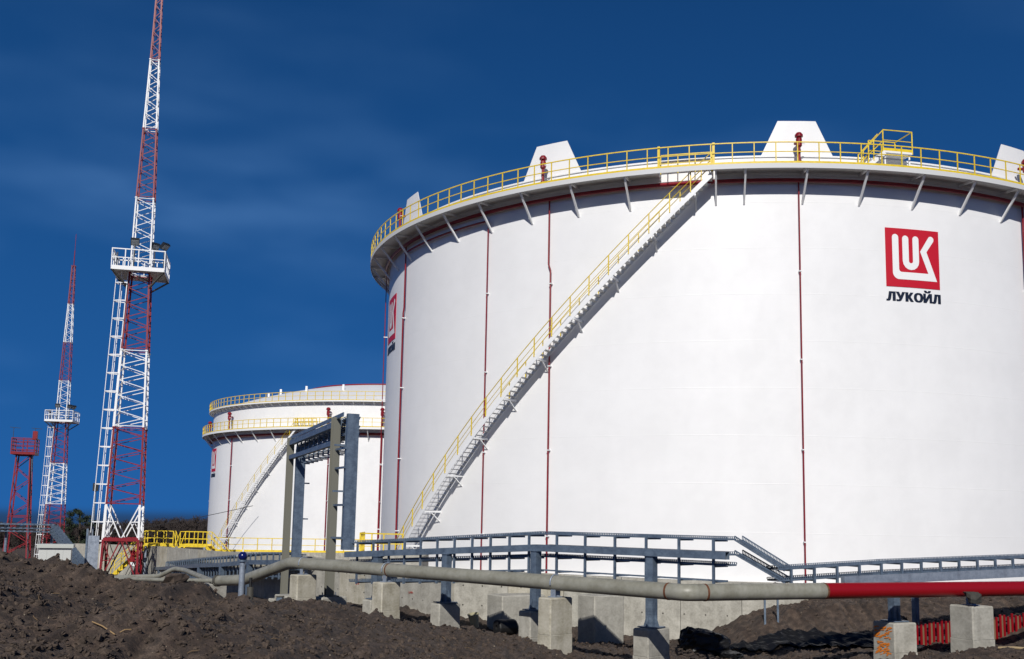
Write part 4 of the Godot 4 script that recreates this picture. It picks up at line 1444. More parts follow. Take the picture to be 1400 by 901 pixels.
func kbrace(t: Node3D, called: String, y0: float, y1: float, w0: float, w1: float, inverted: bool, m: Material) -> void:
	var g := group_part(t, called)
	var at := func(k: int, y: float) -> Vector3:
		var h := lerpf(w0, w1, (y - y0) / (y1 - y0)) / 2
		return Vector3(h if k == 1 or k == 2 else -h, y, h if k < 2 else -h)
	for k in 4:
		bar(g, "leg", at.call(k, y0), at.call(k, y1), 0.12, 0.12, m)
		var j := (k + 1) % 4
		var a0: Vector3 = at.call(k, y0)
		var a1: Vector3 = at.call(k, y1)
		var b0: Vector3 = at.call(j, y0)
		var b1: Vector3 = at.call(j, y1)
		var mid := (a1 + b1) / 2 if inverted else (a0 + b0) / 2
		bar(g, "gusset_plate", mid + (a0 - b0).normalized() * 0.2, mid - (a0 - b0).normalized() * 0.2, 0.06, 0.26, m)
		for e in [[a0, a1], [b0, b1]]:
			var foot: Vector3 = e[0] if inverted else e[1]
			var other: Vector3 = e[1] if inverted else e[0]
			bar(g, "brace", foot, mid, 0.065, 0.065, m)
			var half := (foot + mid) / 2
			bar(g, "strut", half, (e[0] + e[1]) / 2, 0.045, 0.045, m)
			bar(g, "strut", half, other, 0.04, 0.04, m)
		if inverted:
			bar(g, "girt", a1, b1, 0.14, 0.2, m)
			bar(g, "girt", a0 + Vector3.UP * 0.15, b0 + Vector3.UP * 0.15, 0.1, 0.1, m)


func floodlight(t: Node3D, at: Vector3, yaw: float, tilt: float, size: float) -> void:
	var g := group_part(t, "floodlight")
	var b := Basis(Vector3.UP, yaw) * Basis(Vector3.RIGHT, tilt)
	part(g, "housing", BOX, M.lamp_body, Transform3D(b * Basis.from_scale(Vector3(size, size * 0.85, size * 0.4)), at))
	part(g, "lens", BOX, M.lamp_glass, Transform3D(b * Basis.from_scale(Vector3(size * 0.86, size * 0.7, 0.02)), at + b * Vector3(0, 0, size * 0.21)))
	part(g, "yoke", BOX, M.lamp_body, Transform3D(Basis.from_scale(Vector3(0.06, size * 0.9, 0.06)), at + Vector3.DOWN * size * 0.75))


func make_masts() -> void:
	var base := -0.75
	var t := thing("floodlight_mast", "tall red and white banded lattice mast nearest the yellow steps, with white caged ladder", "mast", Vector3(-22.85, base, -62.0), deg_to_rad(13.0))
	var k := 0.885
	var ys := [0.0, 2.4, 4.43, 9.01, 13.68, 18.45, 23.16, 27.64, 32.2, 36.8]
	var ws := [2.3, 2.2, 2.1, 1.86, 1.6, 1.27, 1.13, 0.86, 0.57, 0.36]
	kbrace(t, "base_section", ys[0], ys[1], ws[0] * k, ws[1] * k, true, M.red_paint)
	kbrace(t, "tapered_section", ys[1], ys[2], ws[1] * k, ws[2] * k, false, M.white_steel)
	for i in range(2, 9):
		var m: Material = M.red_paint if i % 2 == 0 else M.white_steel
		lattice(t, "lattice_section", ys[i], ys[i + 1], ws[i] * k, ws[i + 1] * k, 10, 0.1 if i < 5 else 0.075, 0.042 if i < 5 else 0.034, m)
	rod(t, "lightning_rod", Vector3(0, 36.6, 0), Vector3(0, 38.6, 0), 0.05, M.red_paint)
	rod(t, "lightning_tip", Vector3(0, 38.5, 0), Vector3(0, 40.6, 0), 0.025, M.red_paint)
	for q in 4:
		part(t, "footing", bevel_block(Vector3(0.7, 1.2, 0.7), 0.03), M.concrete, Transform3D(Basis(), Vector3((1.0 if q == 1 or q == 2 else -1.0) * ws[0] * k / 2, -1.15, (1.0 if q < 2 else -1.0) * ws[0] * k / 2)))
	# platform with floodlights
	var g := group_part(t, "platform")
	var py := 18.45
	var hw := 1.5
	for e in [[Vector3(0, py, hw - 0.47), Vector3(hw * 2, 0.06, 0.9)], [Vector3(0, py, -hw + 0.47), Vector3(hw * 2, 0.06, 0.9)], [Vector3(hw - 0.47, py, 0), Vector3(0.9, 0.06, hw * 2 - 1.88)], [Vector3(-hw + 0.47, py, 0), Vector3(0.9, 0.06, hw * 2 - 1.88)]]:
		part(g, "deck_plate", BOX, M.grey_deck, Transform3D(Basis.from_scale(e[1]), e[0]))
	var corner := [Vector3(-hw, py, hw), Vector3(hw, py, hw), Vector3(hw, py, -hw), Vector3(-hw, py, -hw)]
	for i in 4:
		var a: Vector3 = corner[i]
		var b: Vector3 = corner[(i + 1) % 4]
		bar(g, "edge_beam", a, b, 0.05, 0.24, M.white_steel)
		bar(g, "top_rail", a + Vector3.UP * 1.15, b + Vector3.UP * 1.15, 0.06, 0.06, M.white_steel)
		bar(g, "middle_rail", a + Vector3.UP * 0.62, b + Vector3.UP * 0.62, 0.045, 0.045, M.white_steel)
		for s in 4:
			var p := a.lerp(b, s / 4.0)
			bar(g, "post", p, p + Vector3.UP * 1.15, 0.055, 0.055, M.white_steel)
		var inner := Vector3(signf(a.x) * 0.56, py - 1.0, signf(a.z) * 0.56)
		bar(g, "knee_brace", inner, a + Vector3.DOWN * 0.1, 0.09, 0.09, M.dark_pipe)
	floodlight(t, Vector3(-0.3, py + 1.72, hw - 0.35), 0.1, 0.75, 0.5)
	floodlight(t, Vector3(hw - 0.75, py + 1.75, hw - 1.3), 0.7, 0.8, 0.5)
	floodlight(t, Vector3(hw - 0.1, py + 1.6, hw - 0.5), 0.9, 0.8, 0.5)
	floodlight(t, Vector3(-hw - 0.15, py + 1.2, -0.7), -1.2, 0.5, 0.4)
	for e in [Vector3(-0.3, py, hw - 0.35), Vector3(hw - 0.75, py, hw - 1.3), Vector3(hw - 0.1, py, hw - 0.5), Vector3(-hw - 0.02, py, -0.7)]:
		bar(g, "lamp_stand", e, e + Vector3.UP * 1.45, 0.07, 0.07, M.lamp_body)
	for x in [-1.25, -0.95, -0.65]:
		bar(g, "hatch_post", Vector3(x, py, 0.75), Vector3(x, py + 0.8, 0.75), 0.05, 0.05, M.white_steel)
	bar(g, "hatch_rail", Vector3(-1.25, py + 0.8, 0.75), Vector3(-0.65, py + 0.8, 0.75), 0.05, 0.05, M.white_steel)
	# ladder with safety cage up the left side
	var ld := group_part(t, "caged_ladder")
	var lx := func(y: float) -> float:
		return -lerpf(1.14, 0.64, y / py)
	for z in [-0.22, 0.22]:
		bar(ld, "ladder_rail", Vector3(lx.call(0.2), 0.2, 0.5 + z), Vector3(lx.call(py), py, 0.5 + z), 0.05, 0.05, M.white_steel)
	for i in 58:
		var y := 0.45 + i * 0.31
		bar(ld, "rung", Vector3(lx.call(y), y, 0.28), Vector3(lx.call(y), y, 0.72), 0.03, 0.03, M.white_steel)
	var y := 2.3
	while y < py - 0.1:
		var prev := Vector3(lx.call(y), y, 0.14)
		for s in 9:
			var a := PI * (s + 1) / 9.0
			var p := Vector3(lx.call(y) - sin(a) * 0.68, y, 0.5 - cos(a) * 0.36)
			bar(ld, "cage_hoop", prev, p, 0.03, 0.06, M.white_steel)
			prev = p
		y += 1.1
	for s in 3:
		var a := PI * (s + 0.5) / 3.0
		bar(ld, "cage_strap", Vector3(lx.call(2.3) - sin(a) * 0.68, 2.3, 0.5 - cos(a) * 0.36), Vector3(lx.call(py) - sin(a) * 0.68, py, 0.5 - cos(a) * 0.36), 0.035, 0.035, M.white_steel)
	var i := 0
	while i < 8:
		var yy := 1.0 + i * 2.3
		var f := yy / py
		bar(ld, "standoff", Vector3(lx.call(yy), yy, 0.5), Vector3(-lerpf(0.98, 0.54, f), yy, 0.5), 0.05, 0.05, M.white_steel)
		i += 1
	# sheet metal doors closing the foot of the cage
	bar(ld, "guard_panel", Vector3(-1.5, 0.1, 0.88), Vector3(-1.5, 2.6, 0.88), 0.62, 0.02, M.galvanised_steel)
	bar(ld, "guard_panel", Vector3(-1.84, 0.1, 0.56), Vector3(-1.84, 2.9, 0.56), 0.02, 0.6, M.blue_steel)
	bar(ld, "guard_post", Vector3(-1.86, -0.1, 0.88), Vector3(-1.86, 3.0, 0.88), 0.1, 0.1, M.blue_steel)

	var o: Node3D = t.duplicate()
	o.name = numbered("floodlight_mast")
	add_child(o)
	o.position = Vector3(-50.05, -4.75, -115.0)
	o.rotation.y = deg_to_rad(9.0)
	o.scale = Vector3.ONE * 0.97
	tag(o, "slender far red and white banded lattice mast with needle tip behind the white kiosk", "mast")


# ---------------------------------------------------------------- left part of the yard
func make_left_yard() -> void:
	# red floodlight tower
	var gb := gy(-39.8, 85.0)
	var t := thing("lattice_tower", "short all-red lattice tower with railed top platform and thin lamp arms", "tower", Vector3(-39.85, gb, -85.0), deg_to_rad(15.0))
	var top := 7.75 - gb
	lattice(t, "lattice_section", -0.1, top * 0.5, 1.95, 1.4, 5, 0.1, 0.06, M.red_paint)
	lattice(t, "lattice_section", top * 0.5, top, 1.4, 1.02, 5, 0.1, 0.055, M.red_paint)
	var g := group_part(t, "platform")
	var h := 0.88
	part(g, "deck_plate", BOX, M.red_paint, Transform3D(Basis.from_scale(Vector3(h * 2, 0.1, h * 2)), Vector3(0, top + 0.05, 0)))
	var cn := [Vector3(-h, top, h), Vector3(h, top, h), Vector3(h, top, -h), Vector3(-h, top, -h)]
	for i in 4:
		var a: Vector3 = cn[i]
		var b: Vector3 = cn[(i + 1) % 4]
		for y in [0.4, 0.75, 1.05, 1.32]:
			bar(g, "rail", a + Vector3.UP * y, b + Vector3.UP * y, 0.06, 0.06, M.red_paint)
		bar(g, "edge_beam", a + Vector3.UP * 0.12, b + Vector3.UP * 0.12, 0.06, 0.22, M.red_paint)
		for s in 2:
			var p := a.lerp(b, s / 2.0)
			bar(g, "post", p, p + Vector3.UP * 1.32, 0.07, 0.07, M.red_paint)
	for x in [[-0.85, 0.6], [0.75, 0.4]]:
		bar(t, "lamp_arm", Vector3(x[0], top, x[1]), Vector3(x[0], top + 2.2, x[1]), 0.035, 0.035, M.lamp_body)
		bar(t, "lamp_arm", Vector3(x[0] - 0.3, top + 2.2, x[1]), Vector3(x[0] + 0.5, top + 2.15, x[1]), 0.035, 0.035, M.lamp_body)
	part(t, "lamp_housing", BOX, M.red_paint, Transform3D(Basis.from_scale(Vector3(0.35, 0.7, 0.35)), Vector3(0.75, top + 1.6, 0.3)))
	bar(t, "cable_duct", Vector3(0.85, -0.1, 0.4), Vector3(0.62, top, 0.4), 0.12, 0.08, M.blue_steel)
	# white kiosk
	var kb := gy(-25.3, 58.5) - 0.1
	var kt := thing("equipment_kiosk", "pale sheet-metal kiosk with overhanging flat lid behind the soil heap", "kiosk", Vector3(-25.3, kb, -58.6), deg_to_rad(20.0))
	var ky := 1.2 - kb
	for i in 4:
		part(kt, "front_panel", BOX, M.cabinet, Transform3D(Basis.from_scale(Vector3(0.405, ky, 0.03)), Vector3(-0.615 + i * 0.41, ky / 2, 0.6)))
		part(kt, "back_panel", BOX, M.cabinet, Transform3D(Basis.from_scale(Vector3(0.405, ky, 0.03)), Vector3(-0.615 + i * 0.41, ky / 2, -0.6)))
	for s in [-1.0, 1.0]:
		for i in 3:
			part(kt, "side_panel", BOX, M.cabinet, Transform3D(Basis.from_scale(Vector3(0.03, ky, 0.385)), Vector3(0.81 * s, ky / 2, -0.39 + i * 0.39)))
	part(kt, "lid", bevel_block(Vector3(1.9, 0.2, 1.5), 0.03), M.cabinet_lid, Transform3D(Basis(), Vector3(0, ky, 0)))
	# elevated cable tray that drops beside the kiosk
	var ct := thing("cable_rack", "blue grey cable tray crossing before the red tower and dropping beside the kiosk", "cable rack", Vector3(-31.0, -0.8, -68.0))
	var q := Vector3(0.1, 0, -1)
	for y in [2.3, 2.05, 1.85]:
		tray(ct, Vector3(-37.0, y, -68.6), Vector3(-29.7, y, -67.6), q, 0.5, 0.09, 0.4, M.blue_steel)
		tray(ct, Vector3(-29.7, y, -67.6), Vector3(-26.0, y - 2.5, -64.2), Vector3(0.68, 0, -0.74), 0.5, 0.09, 0.4, M.blue_steel)
	for x in [-36.0, -33.0, -30.0]:
		bar(ct, "post", Vector3(x, gy(x, 68.4) - 0.2, -68.75), Vector3(x, 2.3, -68.75), 0.14, 0.14, M.blue_steel)
	bar(ct, "post", Vector3(-26.3, gy(-26.3, 64.6) - 0.3, -64.7), Vector3(-26.3, -0.2, -64.7), 0.12, 0.12, M.blue_steel)
	# yellow crossover steps over the bund wall
	crossover("yellow crossover steps with railed landing rising behind the near mast", Vector3(-22.65, 0, -65.4), 0.12)
	crossover("yellow crossover landing beside the foot of the domed tank's railing", Vector3(-18.6, 0, -65.0), 3.05)
	# small red sign on the wall behind the steps
	var sg := thing("sign", "small red and white notice on a post beside the yellow steps", "sign", Vector3(-22.9, gy(-22.9, 64.0) - 0.1, -64.0))
	bar(sg, "post", Vector3(-22.9, gy(-22.9, 64.0) - 0.1, -64.0), Vector3(-22.9, 0.9, -64.0), 0.05, 0.05, M.galvanised_steel)
	bar(sg, "plate", Vector3(-22.9, 0.25, -63.95), Vector3(-22.9, 0.95, -63.95), 0.3, 0.02, M.bright_red_paint)
	bar(sg, "lower_plate", Vector3(-22.9, 0.0, -63.95), Vector3(-22.9, 0.22, -63.95), 0.3, 0.02, M.white_steel)


func crossover(label: String, at: Vector3, yaw: float) -> void:
	var t := thing("crossover_steps", label, "steps", Vector3(at.x, 1.2, at.z), yaw)
	var w := 0.8
	part(t, "landing", BOX, M.yellow_paint, Transform3D(Basis.from_scale(Vector3(1.7, 0.08, w)), Vector3(0.85, 0.02, 0)))
	var low := gy(at.x, -at.z) - 1.2
	for z in [-w / 2, w / 2]:
		bar(t, "top_rail", Vector3(0, 0.92, z), Vector3(1.7, 0.92, z), 0.045, 0.045, M.yellow_paint)
		bar(t, "middle_rail", Vector3(0, 0.48, z), Vector3(1.7, 0.48, z), 0.035, 0.035, M.yellow_paint)
		bar(t, "toe_board", Vector3(0, 0.12, z), Vector3(1.7, 0.12, z), 0.015, 0.1, M.yellow_paint)
		for x in [0.0, 0.57, 1.13, 1.7]:
			bar(t, "post", Vector3(x, 0, z), Vector3(x, 0.92, z), 0.045, 0.045, M.yellow_paint)
		bar(t, "stringer", Vector3(0, 0.0, z), Vector3(-1.9, low, z), 0.03, 0.17, M.yellow_paint)
		bar(t, "stair_rail", Vector3(0, 0.92, z), Vector3(-1.9, low + 0.92, z), 0.04, 0.04, M.yellow_paint)
		bar(t, "stair_rail", Vector3(0, 0.5, z), Vector3(-1.9, low + 0.5, z), 0.035, 0.035, M.yellow_paint)
		for f in [0.35, 0.7, 1.0]:
			bar(t, "post", Vector3(-1.9 * f, low * f, z), Vector3(-1.9 * f, low * f + 0.92, z), 0.04, 0.04, M.yellow_paint)
		bar(t, "stringer", Vector3(1.7, 0.0, z), Vector3(2.3, low, z), 0.03, 0.16, M.yellow_paint)
		bar(t, "stair_rail", Vector3(1.7, 0.92, z), Vector3(2.3, low + 0.92, z), 0.04, 0.04, M.yellow_paint)
		bar(t, "leg", Vector3(0.1, low - 0.1, z), Vector3(0.1, 0, z), 0.1, 0.1, M.galvanised_steel)
	for i in 8:
		var f := (i + 0.5) / 8.0
		part(t, "tread", BOX, M.yellow_paint, Transform3D(Basis.from_scale(Vector3(0.24, 0.03, w - 0.06)), Vector3(-1.9 * f, low * f, 0)))
		part(t, "tread", BOX, M.yellow_paint, Transform3D(Basis.from_scale(Vector3(0.2, 0.03, w - 0.06)), Vector3(1.7 + 0.6 * f, low * f, 0)))


# ---------------------------------------------------------------- far land
func needle_crown(sd: int, h: float, w: float, low: float, cone: bool, count: int) -> ArrayMesh:
	var st := begin()
	var r := RandomNumberGenerator.new()
	r.seed = sd
	var clumps := []
	for k in 26:
		var f := r.randf()
		var a := r.randf() * TAU
		var rad := w * (0.95 * (1.0 - f) if cone else 0.9 * sqrt(maxf(0.05, 1.0 - pow(f * 1.8 - 0.8, 2.0)))) * r.randf_range(0.45, 1.0)
		clumps.append([Vector3(cos(a) * rad, low + (h - low) * f, sin(a) * rad), w * r.randf_range(0.14, 0.32) * (1.15 - f * 0.6)])
	for k in count:
		var c: Array = clumps[r.randi() % clumps.size()]
		var d: Vector3 = Vector3(r.randfn(), r.randfn() * 0.6, r.randfn()) * c[1] * 0.75
		var p: Vector3 = c[0] + d
		if cone:
			var f := clampf((p.y - low) / (h - low), 0, 1)
			var lim := w * (1.02 - f)
			var q := Vector2(p.x, p.z)
			if q.length() > lim:
				q = q.normalized() * lim
				p = Vector3(q.x, p.y, q.y)
		var s := w * r.randf_range(0.04, 0.09)
		var u := Vector3(r.randfn(), r.randfn(), r.randfn()).normalized() * s
		var v := Vector3(r.randfn(), r.randfn(), r.randfn()).normalized() * s
		for x in [p - u, p + v, p + u]:
			st.add_vertex(x)
	return done(st)


func conifer(called: String, label: String, at: Vector3, h: float, w: float, low: float, cone: bool, sd: int, m: Material, group: String = "") -> void:
	var t := thing(called, label, "tree", at, 0.0, group)
	var tr := begin()
	tube(tr, [Vector3(0, -0.3, 0), Vector3(0.03 * h, h * 0.5, 0), Vector3(0, h * 0.93, 0)], h * 0.02, 7)
	part(t, "trunk", done(tr), M.bark)
	part(t, "crown", needle_crown(sd, h, w, low, cone, 5200), m)


func make_far_land() -> void:
	conifer("pine_tree", "dark round-crowned pine standing alone left of the near mast", Vector3(-82.3, gy(-82.3, 200.0), -200.0), 3.9 - gy(-82.3, 200.0), 3.1, 2.2, false, 7001, M.needles)
	var sp := [[-90.2, 300.0, 2.0], [-95.6, 300.0, 0.3], [-101.0, 306.0, -0.4], [-87.0, 310.0, 0.2]]
	var k := 0
	for s in sp:
		var g := gy(s[0], s[1])
		conifer("spruce_tree", ["tallest dark spruce rising above the bare wood", "second spruce beside the tallest one in the bare wood", "low spruce at the edge of the bare wood", "spruce half hidden beside the domed tank"][k], Vector3(s[0], g, -s[1]), s[2] - g, 1.5, 0.6, true, 7100 + k, M.spruce_needles, "spruces in the bare wood")
		k += 1
	# leafless wood on the horizon: many bare trees that read as one mass
	var st := begin()
	var r := RandomNumberGenerator.new()
	r.seed = 515
	add_bar(st, Vector3(0, -0.5, 0), Vector3(0, 4.5, 0), 0.16, 0.16)
	for i in 70:
		var y := r.randf_range(0.8, 5.4)
		var a := r.randf() * TAU
		var l := r.randf_range(0.6, 1.9) * (1.15 - y / 8.0)
		var p := Vector3(cos(a) * 0.1, y, sin(a) * 0.1)
		var q := p + Vector3(cos(a) * l * 0.7, l * 0.75, sin(a) * l * 0.7)
		add_bar(st, p, q, 0.055, 0.055)
		for s in 3:
			var e := p.lerp(q, r.randf_range(0.4, 1.0))
			add_bar(st, e, e + Vector3(r.randfn() * 0.35, r.randf() * 0.6, r.randfn() * 0.35), 0.035, 0.035)
	var mm := MultiMesh.new()
	mm.transform_format = MultiMesh.TRANSFORM_3D
	mm.mesh = done(st)
	mm.instance_count = 1500
	for i in 1500:
		var x := r.randf_range(-230.0, 30.0)
		var d := r.randf_range(285.0, 345.0)
		var sc := r.randf_range(0.95, 1.22) * (1.0 + smoothstep(-140.0, -84.0, x) * 0.45)
		mm.set_instance_transform(i, Transform3D(Basis(Vector3.UP, r.randf() * TAU) * Basis.from_scale(Vector3(sc, sc * r.randf_range(0.85, 1.1), sc)), Vector3(x, gy(x, d), -d)))
	var o := MultiMeshInstance3D.new()
	o.name = "bare_wood"
	o.multimesh = mm
	o.material_override = M.bare_wood
	add_child(o)
	tag(o, "leafless brown wood along the horizon behind the masts", "wood")
	o.set_meta("kind", "stuff")
	# distant lamp pole
	var g := gy(-79.6, 200.0)
	var lp := thing("lamp_pole", "thin grey far lamp pole with boxy head beside the pine", "lamp pole", Vector3(-79.6, g, -200.0))
	rod(lp, "pole", Vector3(-79.6, g - 0.2, -200.0), Vector3(-79.6, 8.4, -200.0), 0.16, M.galvanised_steel)
	block(lp, "lamp_head", Vector3(-79.6, 8.0, -200.0), Vector3(1.0, 1.5, 0.9), 0.3, M.lamp_body)
	# overhead line
	var pts := []
	for i in 13:
		var f := i / 12.0
		var p := Vector3(-56.0, -1.0, -118.0).lerp(Vector3(-31.0, 4.35, -126.0), f)
		p.y -= 0.7 * 4.0 * f * (1.0 - f) * 0.5
		pts.append(p)
	var wt := begin()
	tube(wt, pts, 0.035, 5)
	var wr := thing("overhead_wire", "single dark wire sagging down from the domed tank's stair", "wire", Vector3(-43.0, 1.3, -122.0))
	wpart(wr, "cable", wt, M.wire)
	bar(wr, "support_pole", Vector3(-56.0, gy(-56.0, 118.0) - 0.3, -118.0), Vector3(-56.0, -0.9, -118.0), 0.16, 0.16, M.bark)


# ---------------------------------------------------------------- small things on the ground
func make_site_clutter() -> void:
	# capped valve post by the dip in the pipe
	var vb := gy(-7.85, 31.0) - 0.2
	var v := thing("valve_post", "pale steel post with a navy blue round cap beside the dipping pipe", "valve post", Vector3(-7.85, vb, -31.0))
	rod(v, "post", Vector3(-7.85, vb, -31.0), Vector3(-7.85, 1.86, -31.0), 0.085, M.galvanised_steel, true)
	rod(v, "collar", Vector3(-7.85, 1.84, -31.0), Vector3(-7.85, 1.89, -31.0), 0.14, M.blue_steel, true)
	var sp := SphereMesh.new()
	sp.radius = 0.14; sp.height = 0.26; sp.radial_segments = 20; sp.rings = 10
	part(v, "cap", sp, M.navy_cap, Transform3D(Basis(), Vector3(0, 2.0 - vb, 0)))
	rod(v, "hand_wheel", Vector3(-7.99, 2.0, -30.98), Vector3(-8.04, 2.0, -30.97), 0.06, M.lamp_glass, true)
	bar(v, "spindle", Vector3(-7.85, 2.1, -31.0), Vector3(-7.85, 2.2, -31.0), 0.03, 0.03, M.white_steel)
	var b := gy(-7.95, 33.0) - 0.2
	var ps := thing("pipe_stub", "short dark pipe stub with narrow neck under the dipping pipe", "pipe stub", Vector3(-7.9, b, -32.3))
	rod(ps, "body", Vector3(-7.9, b, -32.3), Vector3(-7.9, 1.02, -32.3), 0.1, M.dark_pipe, true)
	rod(ps, "neck", Vector3(-7.9, 1.0, -32.3), Vector3(-7.9, 1.3, -32.3), 0.045, M.black_rubber, true)
	var cb := gy(-7.0, 31.9) - 0.1
	var gb := thing("cable_box", "small dark green box standing by the half buried pedestal", "box", Vector3(-7.0, cb, -32.4))
	part(gb, "body", bevel_block(Vector3(0.2, 0.36, 0.2), 0.02), M.blue_steel)
	part(gb, "lid", bevel_block(Vector3(0.22, 0.03, 0.22), 0.01), M.dark_pipe, Transform3D(Basis(), Vector3(0, 0.36, 0)))
	stone("stone", "pale round stone in front of the small dark green box", Vector3(-6.55, 0, -30.6), Vector3(0.24, 0.2, 0.22), M.grey_stone, 21)
	stone("stone", "rough stone lump resting on the pedestal under the red pipe", Vector3(10.33, 1.7, -23.36), Vector3(0.42, 0.34, 0.34), M.grey_stone, 22, false)
	stone("stone", "grey stone alone on the middle of the soil slope", Vector3(-2.05, 0, -12.5), Vector3(0.16, 0.1, 0.14), M.grey_stone, 23)
	stone("stone", "tan stone on the flank of the soil mound", Vector3(-3.35, 0, -11.2), Vector3(0.15, 0.1, 0.12), M.pale_stone, 24)
	stone("stone", "flat pale slab of rubble behind the red pipe's pedestal", Vector3(10.9, 0, -21.8), Vector3(0.95, 0.3, 0.5), M.pale_stone, 25)
	stone("stone", "dark clod of earth crowning the soil mound", Vector3(-5.0, 0, -15.8), Vector3(0.36, 0.3, 0.34), M.clod, 26)
	# bucket and drum by the wall
	var bk := gy(-0.93, 29.5)
	var bu := thing("bucket", "dirty cream plastic bucket lying by the bund wall", "bucket", Vector3(-0.93, bk + 0.1, -29.5), 0.6)
	var st := begin()
	lathe(st, [Vector2(0.0, -0.17), Vector2(0.11, -0.17), Vector2(0.15, 0.17), Vector2(0.165, 0.17), Vector2(0.165, 0.2), Vector2(0.14, 0.2), Vector2(0.1, -0.14), Vector2(0.0, -0.14)], 0, TAU, 20, false)
	part(bu, "pail", done(st), M.bucket, Transform3D(Basis(Vector3(0.3, 0, 1).normalized(), 0.25), Vector3(0, 0.08, 0)))
	var dk := gy(-0.05, 28.6)
	var dr := thing("rubber_roll", "black rubber roll lying on the soil before the valve chamber", "roll", Vector3(-0.05, dk + 0.17, -28.6), 0.5)
	st = begin()
	lathe(st, [Vector2(0.07, -0.28), Vector2(0.2, -0.28), Vector2(0.215, -0.24), Vector2(0.205, 0.0), Vector2(0.215, 0.24), Vector2(0.2, 0.28), Vector2(0.07, 0.28), Vector2(0.07, -0.28)], 0, TAU, 20, false)
	part(dr, "roll", done(st), M.black_rubber, Transform3D(Basis(Vector3(0, 0, 1), PI / 2), Vector3.ZERO))
	# crumpled black film bundle, and a strip painting film and rack shadow at the bank foot
	var fb := gy(4.85, 26.0)
	var bun := thing("film_bundle", "crumpled heap of black plastic film before the bund wall", "plastic film", Vector3(4.85, fb, -26.0), 0.35)
	part(bun, "heap", crumple(31, Vector3(1.15, 0.62, 0.6)), M.black_film_and_shade, Transform3D(Basis(Vector3(0, 0, 1), -0.22), Vector3(0, 0.2, 0)))
	part(bun, "tail", crumple(32, Vector3(0.5, 0.16, 0.9)), M.black_film_and_shade, Transform3D(Basis(), Vector3(0.25, 0.02, 0.55)))
	var film := thing("film_shade_strip", "long black strip of film and painted rack shadow along the foot of the earth bank", "plastic film", Vector3(7.6, gy(7.6, 27.1), -27.1))
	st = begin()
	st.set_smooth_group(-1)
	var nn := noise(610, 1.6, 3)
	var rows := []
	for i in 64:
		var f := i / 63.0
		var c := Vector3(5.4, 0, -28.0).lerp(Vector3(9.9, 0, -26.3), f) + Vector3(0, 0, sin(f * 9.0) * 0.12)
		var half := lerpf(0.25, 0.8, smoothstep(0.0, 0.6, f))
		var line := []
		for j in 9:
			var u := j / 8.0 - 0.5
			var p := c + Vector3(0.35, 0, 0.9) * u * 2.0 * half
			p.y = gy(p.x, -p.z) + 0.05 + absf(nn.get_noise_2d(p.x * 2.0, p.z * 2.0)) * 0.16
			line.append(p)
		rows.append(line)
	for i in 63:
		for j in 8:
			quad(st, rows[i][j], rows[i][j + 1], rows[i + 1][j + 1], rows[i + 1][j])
	wpart(film, "sheet", st, M.black_film_and_shade)
	# red slatted barrier along the trench
	barrier("red slatted barrier between the two pedestals under the red pipe", Vector3(10.1, 0, -26.2), Vector3(11.3, 0, -26.6), 0.36, 0.9)
	barrier("red slatted barrier at the end of the trench past the stone-topped pedestal", Vector3(12.2, 0, -26.9), Vector3(15.0, 0, -27.9), 0.42, 1.04)
	# dry stalks and an off-cut of timber
	for e in [["dry_stalk", "dry straw-coloured stalk lying across the soil heap", Vector3(-4.55, 0, -11.6), Vector3(-4.2, 0, -11.35), 0.008, M.straw, "stalk"], ["dry_stalk", "short pale stalk beside the longer one on the heap", Vector3(-4.13, 0, -11.3), Vector3(-4.05, 0, -11.4), 0.008, M.straw, "stalk"], ["timber_offcut", "pale timber off-cut lying in the trench under the red pipe", Vector3(7.65, 0, -22.9), Vector3(7.95, 0, -22.55), 0.035, M.straw, "timber"], ["timber_offcut", "pale timber lath leaning at the stone-topped pedestal", Vector3(10.3, 0, -22.2), Vector3(10.75, 0, -21.7), 0.03, M.pale_stone, "timber"]]:
		var p: Vector3 = e[2]
		var q: Vector3 = e[3]
		p.y = gy(p.x, -p.z) + 0.03
		q.y = gy(q.x, -q.z) + 0.03
		var o := thing(e[0], e[1], e[6], p)
		var s2 := begin()
		tube(s2, [p, p.lerp(q, 0.45) + Vector3(0, 0.015, 0), q], e[4], 6)
		wpart(o, "stem" if e[0] == "dry_stalk" else "lath", s2, e[5])


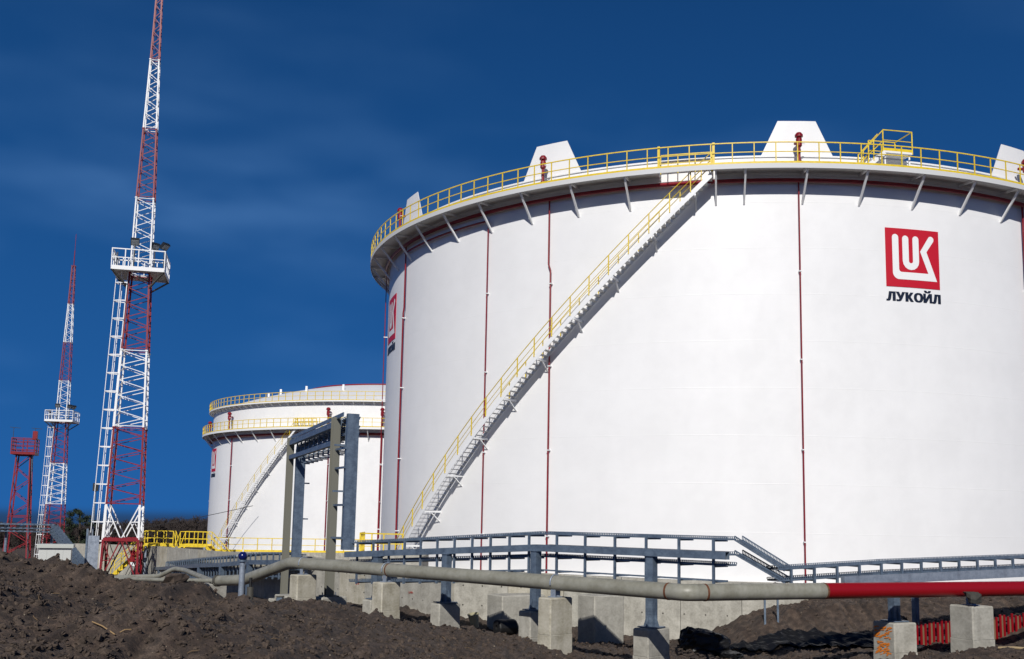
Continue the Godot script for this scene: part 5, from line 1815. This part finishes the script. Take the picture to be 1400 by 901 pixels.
func stone(called: String, label: String, at: Vector3, size: Vector3, m: Material, sd: int, on_ground: bool = true) -> void:
	var y := gy(at.x, -at.z) + size.y * 0.2 if on_ground else at.y
	var o := part(self, numbered(called), lump(sd, 0.4), m, Transform3D(Basis(Vector3.UP, sd * 1.3) * Basis.from_scale(size), Vector3(at.x, y, at.z)))
	tag(o, label, "stone")


func crumple(sd: int, size: Vector3) -> ArrayMesh:
	var s := SphereMesh.new()
	s.radius = 0.5; s.height = 1.0; s.radial_segments = 36; s.rings = 18
	var arr := s.get_mesh_arrays()
	var v: PackedVector3Array = arr[Mesh.ARRAY_VERTEX]
	var idx: PackedInt32Array = arr[Mesh.ARRAY_INDEX]
	var n := noise(sd, 2.2, 2)
	n.fractal_type = FastNoiseLite.FRACTAL_RIDGED
	for i in v.size():
		var p := v[i]
		var box := Vector3(clampf(p.x * 1.5, -0.5, 0.5), clampf(p.y * 1.5, -0.5, 0.5), clampf(p.z * 1.5, -0.5, 0.5))
		p = p.lerp(box, 0.6) * (1.0 + n.get_noise_3dv(p * 1.5) * 0.2)
		v[i] = p * size
	var st := begin()
	for i in idx:
		st.add_vertex(v[i])
	return done(st)


func barrier(label: String, a: Vector3, b: Vector3, low: float, high: float) -> void:
	var t := thing("slatted_barrier", label, "barrier", Vector3(a.x, low, a.z))
	var n := int(a.distance_to(b) / 0.125)
	for i in n:
		var p := a.lerp(b, (i + 0.5) / n)
		var g := minf(gy(p.x, -p.z), low)
		bar(t, "slat", Vector3(p.x, g - 0.1, p.z), Vector3(p.x, lerpf(high - 0.03, high + 0.03, float(i) / n) + 0.04 * sin(i * 2.3), p.z), 0.055, 0.03, M.bright_red_paint, Vector3(0.37, 0, 0.93))
		if i % 2 == 1:
			var h := a.lerp(b, (i + 1.0) / n)
			bar(t, "board", Vector3(h.x, g - 0.1, h.z - 0.02), Vector3(h.x, high - 0.08 - 0.05 * sin(i * 1.7), h.z - 0.02), 0.085, 0.02, M.straw_dark, Vector3(0.37, 0, 0.93))
	for y in [low + 0.12, high - 0.12]:
		bar(t, "rail", Vector3(a.x, y, a.z - 0.035), Vector3(b.x, y, b.z - 0.035), 0.02, 0.09, M.dark_pipe)
